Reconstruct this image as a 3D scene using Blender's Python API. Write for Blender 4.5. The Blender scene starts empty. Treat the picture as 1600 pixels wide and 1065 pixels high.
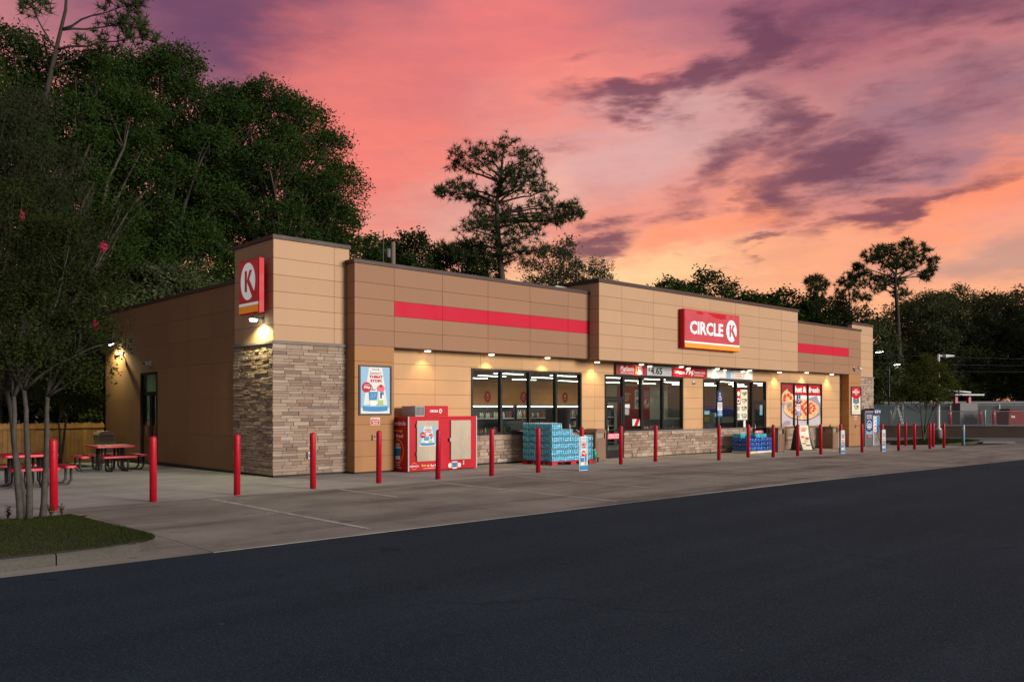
import bpy, math, random
import numpy as np
from mathutils import Vector, Matrix

random.seed(7)
rng = np.random.default_rng(11)
S = bpy.context.scene
COL = S.collection
R = math.radians

# ------------------------------------------------------------------ camera
cam_d = bpy.data.cameras.new('camera')
cam = bpy.data.objects.new('camera', cam_d)
COL.objects.link(cam)
cam.location = (-10.36, -20.24, 1.8)
cam.rotation_euler = (R(90), 0, R(-42.89))
cam_d.sensor_width = 36.0
cam_d.lens = 29.68
cam_d.shift_y = 0.0653
cam_d.clip_start = 0.1
cam_d.clip_end = 3000
S.camera = cam

# ------------------------------------------------------------------ view + render settings
S.view_settings.view_transform = 'Standard'
S.view_settings.look = 'None'
S.view_settings.exposure = 0.0
S.view_settings.gamma = 1.0
S.view_settings.use_curve_mapping = False
S.render.engine = 'CYCLES'
S.cycles.use_denoising = True
S.cycles.max_bounces = 6
S.cycles.diffuse_bounces = 3
S.cycles.glossy_bounces = 3
S.cycles.transparent_max_bounces = 12
S.cycles.sample_clamp_indirect = 4.0
S.cycles.caustics_reflective = False
S.cycles.caustics_refractive = False

# ------------------------------------------------------------------ node helper
def nd(nt, typ, ins=None, out=0, **attrs):
    n = nt.nodes.new(typ)
    for k, v in attrs.items():
        setattr(n, k, v)
    for k, v in (ins or {}).items():
        if isinstance(v, bpy.types.NodeSocket):
            nt.links.new(v, n.inputs[k])
        else:
            n.inputs[k].default_value = v
    return n.outputs[out]

def mth(nt, op, a, b=None, c=None, clamp=False):
    ins = {0: a}
    if b is not None: ins[1] = b
    if c is not None: ins[2] = c
    return nd(nt, 'ShaderNodeMath', ins, operation=op, use_clamp=clamp)

def mixc(nt, f, a, b, mode='MIX'):
    n = nt.nodes.new('ShaderNodeMix'); n.data_type = 'RGBA'; n.blend_type = mode
    for k, v in ((0, f), (6, a), (7, b)):
        if isinstance(v, bpy.types.NodeSocket): nt.links.new(v, n.inputs[k])
        elif k == 0: n.inputs[0].default_value = v
        else: n.inputs[k].default_value = (*v[:3], 1)
    return n.outputs[2]

def ramp(nt, fac, stops):
    n = nt.nodes.new('ShaderNodeValToRGB')
    nt.links.new(fac, n.inputs[0])
    e = n.color_ramp.elements
    while len(e) < len(stops): e.new(0.5)
    for i, (p, c) in enumerate(stops):
        e[i].position = p; e[i].color = (*c, 1) if len(c) == 3 else c
    return n.outputs[0]

def mrange(nt, v, a, b, c=0.0, d=1.0, smooth=True):
    return nd(nt, 'ShaderNodeMapRange', {0: v, 1: a, 2: b, 3: c, 4: d},
              interpolation_type='SMOOTHSTEP' if smooth else 'LINEAR')

# ------------------------------------------------------------------ world: dusk sky
SUN_AZ, SUN_EL = 163.0, 10.0       # low soft light arriving from the front right of the store
W = bpy.data.worlds.new('World'); S.world = W; W.use_nodes = True
nt = W.node_tree
for n in list(nt.nodes): nt.nodes.remove(n)
gen = nd(nt, 'ShaderNodeTexCoord', out=0)
sep = nt.nodes.new('ShaderNodeSeparateXYZ'); nt.links.new(gen, sep.inputs[0])
az = mth(nt, 'MULTIPLY', mth(nt, 'ARCTAN2', sep.outputs[0], sep.outputs[1]), 57.2958)
el = mth(nt, 'MULTIPLY', mth(nt, 'ARCSINE', sep.outputs[2]), 57.2958)
uv = nd(nt, 'ShaderNodeCombineXYZ', {0: az, 1: el, 2: 0.0})
# streaky turbulence drawn out along the cloud drift
drift = nd(nt, 'ShaderNodeMapping', {0: uv, 2: (0, 0, R(-17)), 3: (0.055, 0.19, 1)})
turb = nd(nt, 'ShaderNodeTexNoise', {'Vector': drift, 'Scale': 1.0, 'Detail': 6.0, 'Roughness': 0.62, 'Distortion': 0.5}, out=0)
turb_c = nd(nt, 'ShaderNodeTexNoise', {'Vector': drift, 'Scale': 2.1, 'Detail': 5.0, 'Roughness': 0.6}, out=1)
fine = nd(nt, 'ShaderNodeTexNoise', {'Vector': drift, 'Scale': 4.6, 'Detail': 6.0, 'Roughness': 0.62}, out=0)
warp = nd(nt, 'ShaderNodeVectorMath', {0: turb_c, 1: (0.5, 0.5, 0.5)}, operation='SUBTRACT')
warp_s = nd(nt, 'ShaderNodeVectorMath', {0: warp, 1: (12.0, 6.5, 0)}, operation='MULTIPLY')
uvw = nd(nt, 'ShaderNodeVectorMath', {0: uv, 1: warp_s}, operation='ADD')

def blob(a, e, wa, we, rot, src):
    m = nd(nt, 'ShaderNodeMapping', {0: src, 1: (a, e, 0), 2: (0, 0, R(rot)), 3: (wa, we, 1)}, vector_type='TEXTURE')
    ln = nt.nodes.new('ShaderNodeVectorMath'); ln.operation = 'LENGTH'; nt.links.new(m, ln.inputs[0])
    return ln.outputs['Value']

warm = ramp(nt, mth(nt, 'DIVIDE', el, 90.0, clamp=True), [
    (0.0, (0.88, 0.40, 0.20)), (0.075, (0.90, 0.40, 0.22)), (0.13, (0.80, 0.29, 0.21)),
    (0.20, (0.66, 0.25, 0.22)), (0.28, (0.42, 0.15, 0.19)), (0.45, (0.20, 0.13, 0.19)), (1.0, (0.13, 0.14, 0.19))])
cool = ramp(nt, mth(nt, 'DIVIDE', el, 90.0, clamp=True), [
    (0.0, (0.22, 0.21, 0.215)), (0.15, (0.22, 0.21, 0.23)), (0.45, (0.17, 0.175, 0.21)), (1.0, (0.13, 0.14, 0.19))])
toward = mrange(nt, mth(nt, 'COSINE', mth(nt, 'MULTIPLY', mth(nt, 'SUBTRACT', az, 50.0), 0.0174533)), -0.35, 0.6)
sky = mixc(nt, toward, cool, warm)
FIELDS = [  # azimuth, elevation, half extents, tilt, colour, strength: broad colour fields of the sunset
    (24.4, 24.0, 15, 8.0, -20, (0.150, 0.055, 0.115), 1.0),
    (33.0, 16.5, 8.0, 10.0, 15, (0.80, 0.190, 0.160), 0.9),
    (42.0, 24.0, 9.0, 5.0, 10, (0.74, 0.175, 0.165), 0.85),
    (47.5, 20.5, 8.0, 3.0, 16, (0.86, 0.24, 0.195), 0.75),
    (50.7, 16.9, 11.0, 3.4, 14, (0.60, 0.35, 0.345), 0.9),
    (38.5, 11.5, 8.0, 4.0, 20, (0.66, 0.34, 0.28), 0.75),
    (44.5, 13.6, 4.0, 2.0, 24, (0.82, 0.44, 0.34), 0.6),
    (50.5, 8.4, 11.0, 2.8, 4, (0.97, 0.58, 0.29), 0.95),
    (57.0, 12.2, 7.0, 1.4, 18, (0.94, 0.30, 0.16), 0.9),
    (69.0, 16.8, 10.0, 4.5, 10, (0.30, 0.155, 0.20), 0.9),
    (72.5, 12.8, 8.0, 2.2, 12, (0.92, 0.27, 0.145), 0.95),
    (62.0, 9.6, 10.0, 2.0, 8, (0.86, 0.36, 0.20), 0.8),
    (72.5, 8.6, 7.0, 1.3, 4, (0.45, 0.27, 0.22), 0.8),
    (68.0, 24.5, 14.0, 4.5, 8, (0.185, 0.070, 0.130), 0.85),
]
for a, e, wa, we, rot, c, s in FIELDS:
    d = blob(a, e, wa * 1.3, we * 1.3, rot, uvw)
    sky = mixc(nt, mrange(nt, d, 1.0, 0.15, 0.0, s), sky, c)
# soft light/dark streaks through the whole cloud sheet
sky = mixc(nt, mrange(nt, turb, 0.36, 0.66, 0.0, 0.36), sky, (1.0, 0.62, 0.50), 'SOFT_LIGHT')
sky = mixc(nt, mrange(nt, fine, 0.58, 0.36, 0.0, 0.09), sky, (0.24, 0.10, 0.16))
DARK = [  # the separate purple clouds
    (51.0, 20.3, 5.2, 1.1, 8, 1.0), (55.2, 21.2, 3.6, 1.5, 24, 1.0), (58.6, 22.2, 4.4, 1.7, 24, 1.0), (64.0, 23.2, 7.0, 1.5, 14, 0.55),
    (70.4, 22.8, 6.5, 2.2, 8, 0.65), (60.4, 18.0, 2.6, 2.4, -30, 0.95), (57.2, 16.2, 4.0, 1.9, 38, 0.85), (54.0, 13.6, 4.4, 1.1, 34, 0.55),
    (62.0, 16.0, 4.6, 1.7, 24, 0.7), (63.7, 14.3, 7.0, 1.5, 20, 1.0), (58.8, 13.3, 4.4, 0.8, 24, 0.6), (66.8, 12.4, 6.6, 0.85, 14, 0.95), (49.5, 11.3, 3.2, 0.9, 8, 1.0),
    (59.2, 10.7, 2.2, 0.45, 14, 0.75), (71.4, 18.4, 5.0, 2.6, 24, 0.5), (67.5, 19.0, 5.0, 1.0, 24, 0.4), (56.0, 9.6, 2.0, 0.35, 8, 0.35), (45.5, 17.6, 4.0, 0.6, 12, 0.3), (48.0, 22.5, 5.0, 0.7, 20, 0.3)]
cl = None
for a, e, wa, we, rot, s in DARK:
    d = blob(a, e, wa * 1.45, we * 1.75, rot, uvw)
    m = mrange(nt, d, 1.0, 0.0, 0.0, s)
    cl = m if cl is None else mth(nt, 'MAXIMUM', cl, m)
brk = mth(nt, 'MULTIPLY', mth(nt, 'SUBTRACT', fine, 0.5), 1.25)
dens = mrange(nt, mth(nt, 'ADD', cl, mth(nt, 'MULTIPLY', brk, mrange(nt, cl, 0.0, 0.3))), 0.10, 1.0)
sky = mixc(nt, mth(nt, 'MULTIPLY', dens, 0.86), sky, (0.130, 0.043, 0.080))
nish = nd(nt, 'ShaderNodeTexSky', sky_type='NISHITA', sun_disc=False, sun_elevation=R(SUN_EL), sun_rotation=R(SUN_AZ))
nish_bg = nd(nt, 'ShaderNodeBackground', {0: nish, 1: 0.004})
sky_bg = nd(nt, 'ShaderNodeBackground', {0: sky, 1: 1.12})
add = nd(nt, 'ShaderNodeAddShader', {0: nish_bg, 1: sky_bg})
wo = nt.nodes.new('ShaderNodeOutputWorld'); nt.links.new(add, wo.inputs[0])

# ------------------------------------------------------------------ sun (soft, low, from the front right)
sd = bpy.data.lights.new('sun', 'SUN'); sd.energy = 3.8; sd.angle = R(20); sd.color = (1.0, 0.93, 0.86)
sun = bpy.data.objects.new('sun', sd); COL.objects.link(sun)
to_sun = Vector((math.sin(R(SUN_AZ)) * math.cos(R(SUN_EL)), math.cos(R(SUN_AZ)) * math.cos(R(SUN_EL)), math.sin(R(SUN_EL))))
sun.rotation_euler = to_sun.to_track_quat('Z', 'Y').to_euler()
sun.location = (20, -30, 30)

# ------------------------------------------------------------------ materials
MATS = {}
def M(name, col, rough=0.6, metal=0.0, var=0.10, scale=5.0, bump=0.0, bscale=60.0, spec=0.4, objvar=0.0, emit=0.0, ecol=None, streak=0.0):
    if name in MATS: return MATS[name]
    m = bpy.data.materials.new(name); m.use_nodes = True
    t = m.node_tree; b = t.nodes['Principled BSDF']
    tc = nd(t, 'ShaderNodeTexCoord', out=3)
    c = nd(t, 'ShaderNodeRGB'); t.nodes[-1].outputs[0].default_value = (*col, 1)
    if var > 0:
        n1 = nd(t, 'ShaderNodeTexNoise', {'Vector': tc, 'Scale': scale, 'Detail': 5.0, 'Roughness': 0.62})
        f = mrange(t, n1, 0.25, 0.75, 1 - var, 1 + var, smooth=False)
        c = nd(t, 'ShaderNodeVectorMath', {0: c, 'Scale': f}, operation='SCALE')
        rr = mrange(t, n1, 0.3, 0.7, max(0.02, rough - 0.08), min(1, rough + 0.08), smooth=False)
        t.links.new(rr, b.inputs['Roughness'])
    else:
        b.inputs['Roughness'].default_value = rough
    if streak > 0:
        n2 = nd(t, 'ShaderNodeTexNoise', {'Vector': nd(t, 'ShaderNodeMapping', {0: tc, 3: (7.0, 7.0, 0.35)}), 'Scale': 1.0, 'Detail': 5.0, 'Roughness': 0.7})
        c = nd(t, 'ShaderNodeVectorMath', {0: c, 'Scale': mrange(t, n2, 0.3, 0.7, 1 - streak, 1 + streak, smooth=False)}, operation='SCALE')
    if objvar > 0:
        oi = nd(t, 'ShaderNodeObjectInfo', out=5)
        c = nd(t, 'ShaderNodeVectorMath', {0: c, 'Scale': mrange(t, oi, 0, 1, 1 - objvar, 1 + objvar, smooth=False)}, operation='SCALE')
    t.links.new(c, b.inputs['Base Color'])
    b.inputs['Metallic'].default_value = metal
    b.inputs['Specular IOR Level'].default_value = spec
    if bump > 0:
        nb = nd(t, 'ShaderNodeTexNoise', {'Vector': tc, 'Scale': bscale, 'Detail': 4.0, 'Roughness': 0.6})
        t.links.new(nd(t, 'ShaderNodeBump', {'Strength': bump, 'Distance': 0.02, 'Height': nb}), b.inputs['Normal'])
    if emit > 0:
        b.inputs['Emission Color'].default_value = (*(ecol or col), 1)
        b.inputs['Emission Strength'].default_value = emit
    MATS[name] = m
    return m

def emis(name, col, s):
    if name in MATS: return MATS[name]
    m = bpy.data.materials.new(name); m.use_nodes = True; t = m.node_tree
    t.nodes.remove(t.nodes['Principled BSDF'])
    e = nd(t, 'ShaderNodeEmission', {0: (*col, 1), 1: s})
    t.links.new(e, t.nodes['Material Output'].inputs[0]); MATS[name] = m
    return m

def shell(name):
    m = bpy.data.materials.new(name); m.use_nodes = True; MATS[name] = m
    t = m.node_tree
    return m, t, t.nodes['Principled BSDF'], t.nodes['Material Output']

# glass: tinted see-through pane with a fresnel sheen
g, t, b, o = shell('glass'); t.nodes.remove(b)
fc = nd(t, 'ShaderNodeLayerWeight', {0: 0.5}, out=1)
fr = mth(t, 'ADD', mth(t, 'MULTIPLY', mth(t, 'POWER', fc, 5.0), 0.9), 0.03)
t.links.new(nd(t, 'ShaderNodeMixShader', {0: fr, 1: nd(t, 'ShaderNodeBsdfTransparent', {0: (0.90, 0.93, 0.91, 1)}),
            2: nd(t, 'ShaderNodeBsdfGlossy', {0: (0.9, 0.9, 0.9, 1), 1: 0.02})}), o.inputs[0])

# asphalt
a_, t, b, o = shell('asphalt')
tc = nd(t, 'ShaderNodeTexCoord', out=3)
big = nd(t, 'ShaderNodeTexNoise', {'Vector': tc, 'Scale': 0.22, 'Detail': 6.0, 'Roughness': 0.6})
lane = nd(t, 'ShaderNodeTexNoise', {'Vector': nd(t, 'ShaderNodeMapping', {0: tc, 3: (0.05, 1.1, 1)}), 'Scale': 1.0, 'Detail': 5.0, 'Roughness': 0.65})
speck = nd(t, 'ShaderNodeTexNoise', {'Vector': tc, 'Scale': 46.0, 'Detail': 3.0, 'Roughness': 0.7})
chip = nd(t, 'ShaderNodeTexVoronoi', {'Vector': tc, 'Scale': 85.0})
c = ramp(t, mth(t, 'ADD', mth(t, 'MULTIPLY', big, 0.5), mth(t, 'MULTIPLY', lane, 0.5)), [(0.30, (0.012, 0.026, 0.036)), (0.50, (0.018, 0.037, 0.049)), (0.70, (0.030, 0.055, 0.069))])
c = mixc(t, mrange(t, speck, 0.50, 0.76), c, (0.056, 0.082, 0.103))
c = mixc(t, mrange(t, speck, 0.46, 0.28), c, (0.010, 0.017, 0.024))
c = mixc(t, mrange(t, chip, 0.12, 0.02, 0.0, 0.6), c, (0.17, 0.18, 0.19))
wv = nd(t, 'ShaderNodeVectorMath', {0: tc, 1: nd(t, 'ShaderNodeVectorMath', {0: nd(t, 'ShaderNodeTexNoise', {'Vector': tc, 'Scale': 0.9, 'Detail': 4.0}, out=1), 'Scale': 1.6}, operation='SCALE')}, operation='ADD')
ck = nd(t, 'ShaderNodeTexVoronoi', {'Vector': wv, 'Scale': 0.16}, feature='DISTANCE_TO_EDGE')
ckm = mth(t, 'MULTIPLY', mrange(t, ck, 0.010, 0.003), mrange(t, big, 0.50, 0.60))
c = mixc(t, mth(t, 'MULTIPLY', ckm, 0.35), c, (0.008, 0.010, 0.012))
drip = nd(t, 'ShaderNodeTexNoise', {'Vector': tc, 'Scale': 1.3, 'Detail': 2.0})
c = mixc(t, mrange(t, drip, 0.68, 0.76, 0.0, 0.6), c, (0.010, 0.013, 0.016))
fleck = nd(t, 'ShaderNodeTexNoise', {'Vector': tc, 'Scale': 5.5, 'Detail': 2.0})
c = mixc(t, mrange(t, fleck, 0.775, 0.80, 0.0, 0.6), c, (0.20, 0.19, 0.17))
t.links.new(c, b.inputs['Base Color']); b.inputs['Roughness'].default_value = 0.92; b.inputs['Specular IOR Level'].default_value = 0.12
t.links.new(nd(t, 'ShaderNodeBump', {'Strength': 0.55, 'Distance': 0.012, 'Height': mth(t, 'ADD', speck, chip)}), b.inputs['Normal'])

def concrete(name, c0, c1, stain, amt):
    m, t, b, o = shell(name)
    tc = nd(t, 'ShaderNodeTexCoord', out=3)
    n1 = nd(t, 'ShaderNodeTexNoise', {'Vector': tc, 'Scale': 0.55, 'Detail': 7.0, 'Roughness': 0.62})
    n2 = nd(t, 'ShaderNodeTexNoise', {'Vector': nd(t, 'ShaderNodeMapping', {0: tc, 2: (0, 0, R(8)), 3: (0.16, 0.9, 1)}), 'Scale': 1.0, 'Detail': 6.0, 'Roughness': 0.65})
    n3 = nd(t, 'ShaderNodeTexNoise', {'Vector': tc, 'Scale': 32.0, 'Detail': 4.0, 'Roughness': 0.7})
    n4 = nd(t, 'ShaderNodeTexNoise', {'Vector': tc, 'Scale': 1.7, 'Detail': 3.0, 'Roughness': 0.55})
    c = mixc(t, mrange(t, n1, 0.32, 0.68), c0, c1)
    c = mixc(t, mrange(t, n2, 0.45, 0.72, 0, amt), c, stain)
    c = mixc(t, mrange(t, n4, 0.62, 0.78, 0, amt * 0.8), c, stain)
    n5 = nd(t, 'ShaderNodeTexNoise', {'Vector': tc, 'Scale': 4.2, 'Detail': 2.0})
    c = mixc(t, mrange(t, n5, 0.69, 0.74, 0, amt * 0.75), c, stain)
    oi = nd(t, 'ShaderNodeObjectInfo', out=5)
    c = nd(t, 'ShaderNodeVectorMath', {0: c, 'Scale': mth(t, 'MULTIPLY', mrange(t, n3, 0.3, 0.7, 0.86, 1.12), mrange(t, oi, 0, 1, 0.93, 1.07, smooth=False))}, operation='SCALE')
    t.links.new(c, b.inputs['Base Color']); b.inputs['Roughness'].default_value = 0.85; b.inputs['Specular IOR Level'].default_value = 0.25
    t.links.new(nd(t, 'ShaderNodeBump', {'Strength': 0.25, 'Distance': 0.01, 'Height': n3}), b.inputs['Normal'])
    return m
concrete('apron_concrete', (0.325, 0.318, 0.258), (0.225, 0.219, 0.176), (0.075, 0.072, 0.060), 0.85)
concrete('walk_concrete', (0.42, 0.415, 0.375), (0.32, 0.315, 0.28), (0.17, 0.16, 0.14), 0.45)
concrete('kerb_concrete', (0.085, 0.080, 0.068), (0.060, 0.057, 0.049), (0.032, 0.030, 0.026), 0.7)
concrete('far_concrete', (0.26, 0.25, 0.22), (0.2, 0.19, 0.17), (0.10, 0.09, 0.08), 0.5)

# ledge stone: every stone picks its own tone
m, t, b, o = shell('ledge_stone')
tc = nd(t, 'ShaderNodeTexCoord', out=3)
geo = nd(t, 'ShaderNodeNewGeometry', out=8)
oi = nd(t, 'ShaderNodeObjectInfo', out=5)
rnd = mth(t, 'FRACT', mth(t, 'ADD', mth(t, 'MULTIPLY', geo, 3.7), oi))
n1 = nd(t, 'ShaderNodeTexNoise', {'Vector': nd(t, 'ShaderNodeMapping', {0: tc, 3: (2.0, 2.0, 7.0)}), 'Scale': 3.0, 'Detail': 6.0, 'Roughness': 0.65})
n2 = nd(t, 'ShaderNodeTexNoise', {'Vector': nd(t, 'ShaderNodeMapping', {0: tc, 2: (0, R(35), 0), 3: (1.0, 1.0, 3.0)}), 'Scale': 9.0, 'Detail': 5.0})
c = ramp(t, rnd, [(0.0, (0.385, 0.296, 0.220)), (0.14, (0.502, 0.413, 0.317)), (0.30, (0.332, 0.238, 0.172)), (0.42, (0.242, 0.157, 0.119)), (0.54, (0.448, 0.359, 0.273)),
                  (0.66, (0.296, 0.198, 0.145)), (0.78, (0.412, 0.323, 0.242)), (0.88, (0.211, 0.148, 0.119)), (0.95, (0.466, 0.386, 0.304)), (1.0, (0.358, 0.269, 0.198))])
c = mixc(t, mrange(t, n1, 0.35, 0.7, 0, 0.4), c, (0.25, 0.165, 0.12))
c = nd(t, 'ShaderNodeVectorMath', {0: c, 'Scale': mrange(t, n2, 0.3, 0.7, 0.8, 1.15)}, operation='SCALE')
t.links.new(c, b.inputs['Base Color']); b.inputs['Roughness'].default_value = 0.85; b.inputs['Specular IOR Level'].default_value = 0.3
t.links.new(nd(t, 'ShaderNodeBump', {'Strength': 0.7, 'Distance': 0.02, 'Height': mth(t, 'ADD', n1, mth(t, 'MULTIPLY', n2, 0.6))}), b.inputs['Normal'])

def leaf(name, c0, c1, c2, trans=0.25):
    m, t, b, o = shell(name); t.nodes.remove(b)
    geo = nd(t, 'ShaderNodeNewGeometry', out=8)
    tc = nd(t, 'ShaderNodeTexCoord', out=3)
    n1 = nd(t, 'ShaderNodeTexNoise', {'Vector': tc, 'Scale': 0.55, 'Detail': 3.0})
    c = mixc(t, mrange(t, n1, 0.35, 0.65), c0, c1)
    c = mixc(t, mth(t, 'MULTIPLY', mth(t, 'POWER', geo, 2.0), 0.8), c, c2)
    d = nd(t, 'ShaderNodeBsdfDiffuse', {0: c, 1: 0.5})
    tr = nd(t, 'ShaderNodeBsdfTranslucent', {0: c})
    t.links.new(nd(t, 'ShaderNodeMixShader', {0: trans, 1: d, 2: tr}), o.inputs[0])
    return m
leaf('oak_leaf', (0.026, 0.052, 0.012), (0.016, 0.034, 0.009), (0.058, 0.094, 0.024))
leaf('grey_leaf', (0.030, 0.039, 0.018), (0.018, 0.026, 0.011), (0.048, 0.058, 0.028))
leaf('myrtle_leaf', (0.026, 0.037, 0.010), (0.016, 0.024, 0.007), (0.044, 0.054, 0.017))
leaf('forest_leaf', (0.070, 0.088, 0.036), (0.040, 0.054, 0.022), (0.125, 0.140, 0.068))
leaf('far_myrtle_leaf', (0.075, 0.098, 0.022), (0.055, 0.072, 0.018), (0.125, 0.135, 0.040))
leaf('pine_needle', (0.045, 0.070, 0.028), (0.030, 0.050, 0.020), (0.080, 0.105, 0.040))
leaf('grey_green_leaf', (0.055, 0.068, 0.036), (0.042, 0.052, 0.028), (0.085, 0.095, 0.060))
leaf('grass_blade', (0.036, 0.048, 0.013), (0.026, 0.038, 0.011), (0.058, 0.068, 0.022), 0.15)

m, t, b, o = shell('turf')
tc = nd(t, 'ShaderNodeTexCoord', out=3)
n1 = nd(t, 'ShaderNodeTexNoise', {'Vector': tc, 'Scale': 2.2, 'Detail': 6.0, 'Roughness': 0.7})
n2 = nd(t, 'ShaderNodeTexNoise', {'Vector': tc, 'Scale': 30.0, 'Detail': 4.0, 'Roughness': 0.7})
c = mixc(t, mrange(t, n1, 0.35, 0.65), (0.036, 0.050, 0.014), (0.050, 0.058, 0.020))
c = mixc(t, mrange(t, n2, 0.5, 0.75), c, (0.022, 0.028, 0.010))
t.links.new(c, b.inputs['Base Color']); b.inputs['Roughness'].default_value = 0.95
t.links.new(nd(t, 'ShaderNodeBump', {'Strength': 1.0, 'Distance': 0.04, 'Height': n2}), b.inputs['Normal'])

M('bark', (0.055, 0.042, 0.032), 0.9, var=0.35, scale=9, bump=0.8, bscale=22)
M('pale_bark', (0.055, 0.048, 0.040), 0.85, var=0.55, scale=7, bump=0.5, bscale=16)
M('dark_bark', (0.035, 0.028, 0.022), 0.95, var=0.3, scale=6, bump=0.6)
M('tan_panel', (0.465, 0.297, 0.176), 0.7, spec=0.15, var=0.035, scale=1.2, objvar=0.045, bump=0.04, streak=0.018, bscale=90)
M('gold_panel', (0.525, 0.316, 0.160), 0.7, spec=0.15, var=0.035, scale=1.2, objvar=0.045, bump=0.04, streak=0.018, bscale=90)
M('brown_panel', (0.300, 0.168, 0.100), 0.7, spec=0.15, var=0.035, scale=1.2, objvar=0.045, bump=0.04, streak=0.018, bscale=90)
M('pier_panel', (0.36, 0.185, 0.082), 0.7, spec=0.15, var=0.04, scale=1.2, objvar=0.045, bump=0.04, streak=0.018, bscale=90)
M('red_panel', (0.50, 0.010, 0.035), 0.6, spec=0.15, var=0.04, scale=1.5)
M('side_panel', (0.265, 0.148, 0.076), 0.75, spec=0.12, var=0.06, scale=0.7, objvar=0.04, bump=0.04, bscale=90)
M('backing', (0.11, 0.065, 0.04), 0.9, var=0.1)
M('coping', (0.060, 0.036, 0.030), 0.5, var=0.08, scale=2, spec=0.25)
M('mortar', (0.20, 0.155, 0.125), 0.95, var=0.2, scale=20)
M('stone_cap', (0.20, 0.17, 0.145), 0.85, var=0.2, scale=8, bump=0.4)
M('black_base', (0.012, 0.012, 0.013), 0.7, var=0.1)
M('bronze_frame', (0.014, 0.013, 0.013), 0.35, metal=0.3, var=0.1)
M('roof_membrane', (0.35, 0.34, 0.32), 0.9, var=0.1)
M('bollard_red', (0.43, 0.003, 0.018), 0.45, var=0.14, scale=3, objvar=0.04)
M('sign_red', (0.48, 0.005, 0.017), 0.45, var=0.05, scale=2, spec=0.2)
M('sign_red_lit', (0.44, 0.010, 0.020), 0.35, var=0.08, scale=1.2, emit=0.10, ecol=(0.9, 0.02, 0.03))
M('sign_red_faded', (0.47, 0.045, 0.065), 0.45, var=0.14, scale=1.4, emit=0.06, ecol=(0.9, 0.10, 0.12))
M('sign_white_lit', (0.78, 0.78, 0.74), 0.4, var=0.05, emit=0.25, ecol=(0.9, 0.95, 0.92))
M('sign_orange_lit', (0.85, 0.27, 0.02), 0.4, var=0.05, emit=0.2, ecol=(1.0, 0.32, 0.02))
M('white_print', (0.78, 0.76, 0.72), 0.5, var=0.03)
M('cream_print', (0.74, 0.70, 0.52), 0.5, var=0.03)
M('black_print', (0.015, 0.015, 0.016), 0.5, var=0.05)
M('grey_print', (0.30, 0.30, 0.31), 0.5, var=0.05)
M('blue_print', (0.012, 0.20, 0.45), 0.5, var=0.05)
M('deep_blue', (0.008, 0.035, 0.14), 0.5, var=0.05)
M('sky_print', (0.22, 0.42, 0.62), 0.5, var=0.08, scale=2)
M('pale_print', (0.60, 0.66, 0.62), 0.5, var=0.06, scale=3)
M('orange_print', (0.78, 0.24, 0.02), 0.5, var=0.05)
M('yellow_print', (0.72, 0.58, 0.10), 0.5, var=0.08)
M('green_print', (0.30, 0.50, 0.14), 0.5, var=0.1)
M('pink_print', (0.72, 0.10, 0.14), 0.5, var=0.05)
M('maroon_print', (0.28, 0.010, 0.018), 0.5, var=0.05)
M('lilac_print', (0.50, 0.42, 0.47), 0.5, var=0.05)
M('mauve_print', (0.30, 0.25, 0.31), 0.5, var=0.05)
M('steel', (0.42, 0.43, 0.44), 0.35, metal=0.8, var=0.1)
M('galvanised', (0.42, 0.47, 0.46), 0.5, metal=0.5, var=0.1)
M('white_paint', (0.62, 0.63, 0.62), 0.5, var=0.08)
M('worn_paint', (0.46, 0.45, 0.39), 0.85, var=0.55, scale=3.5)
M('black_metal', (0.012, 0.012, 0.013), 0.45, var=0.1)
M('black_plastic', (0.018, 0.018, 0.019), 0.5, var=0.1)
M('freezer_door', (0.46, 0.39, 0.29), 0.6, var=0.10, scale=4, bump=0.1)
M('bin_brown', (0.20, 0.115, 0.070), 0.6, var=0.08, scale=3, bump=0.05)
M('bin_tan', (0.30, 0.24, 0.18), 0.6, var=0.08, scale=3)
M('pale_grey', (0.45, 0.46, 0.46), 0.55, var=0.06)
M('dark_grey', (0.10, 0.10, 0.105), 0.6, var=0.1)
M('mid_grey', (0.19, 0.185, 0.18), 0.6, var=0.08)
M('table_red', (0.50, 0.010, 0.030), 0.40, var=0.06, bump=0.05)
M('cedar', (0.33, 0.175, 0.06), 0.8, var=0.35, scale=2.5, bump=0.2, objvar=0.22)
M('wood_slat', (0.66, 0.26, 0.04), 0.5, var=0.15, scale=4, objvar=0.08)
M('dark_slat', (0.13, 0.12, 0.105), 0.6, var=0.1)
M('cream_wall', (0.52, 0.50, 0.40), 0.8, var=0.04)
M('red_wall', (0.36, 0.018, 0.018), 0.6, var=0.05)
M('blue_wall', (0.012, 0.06, 0.40), 0.5, var=0.05)
M('green_wall', (0.30, 0.42, 0.24), 0.8, var=0.04)
M('ceiling_tile', (0.30, 0.27, 0.20), 0.9, var=0.05)
M('floor_tile', (0.22, 0.20, 0.17), 0.4, var=0.1, scale=1.5)
M('shop_dark', (0.030, 0.030, 0.030), 0.5, var=0.1)
M('brown_wall', (0.115, 0.085, 0.058), 0.9, var=0.25, scale=1.0, bump=0.3)
M('road_grey', (0.13, 0.135, 0.14), 0.9, var=0.12, scale=0.4)
M('pastel_blue', (0.20, 0.36, 0.50), 0.5, var=0.06)
M('screen_green', (0.22, 0.34, 0.31), 0.8, var=0.12, scale=0.6)
M('kick_brown', (0.15, 0.055, 0.025), 0.5, var=0.15)
M('dull_red', (0.14, 0.010, 0.012), 0.7, var=0.2, spec=0.15)
M('pole_wood', (0.16, 0.12, 0.09), 0.9, var=0.25, scale=8, bump=0.4)
M('wire_grey', (0.018, 0.017, 0.016), 0.6, var=0.0)
M('jug_green', (0.012, 0.30, 0.17), 0.3, var=0.05)
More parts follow.
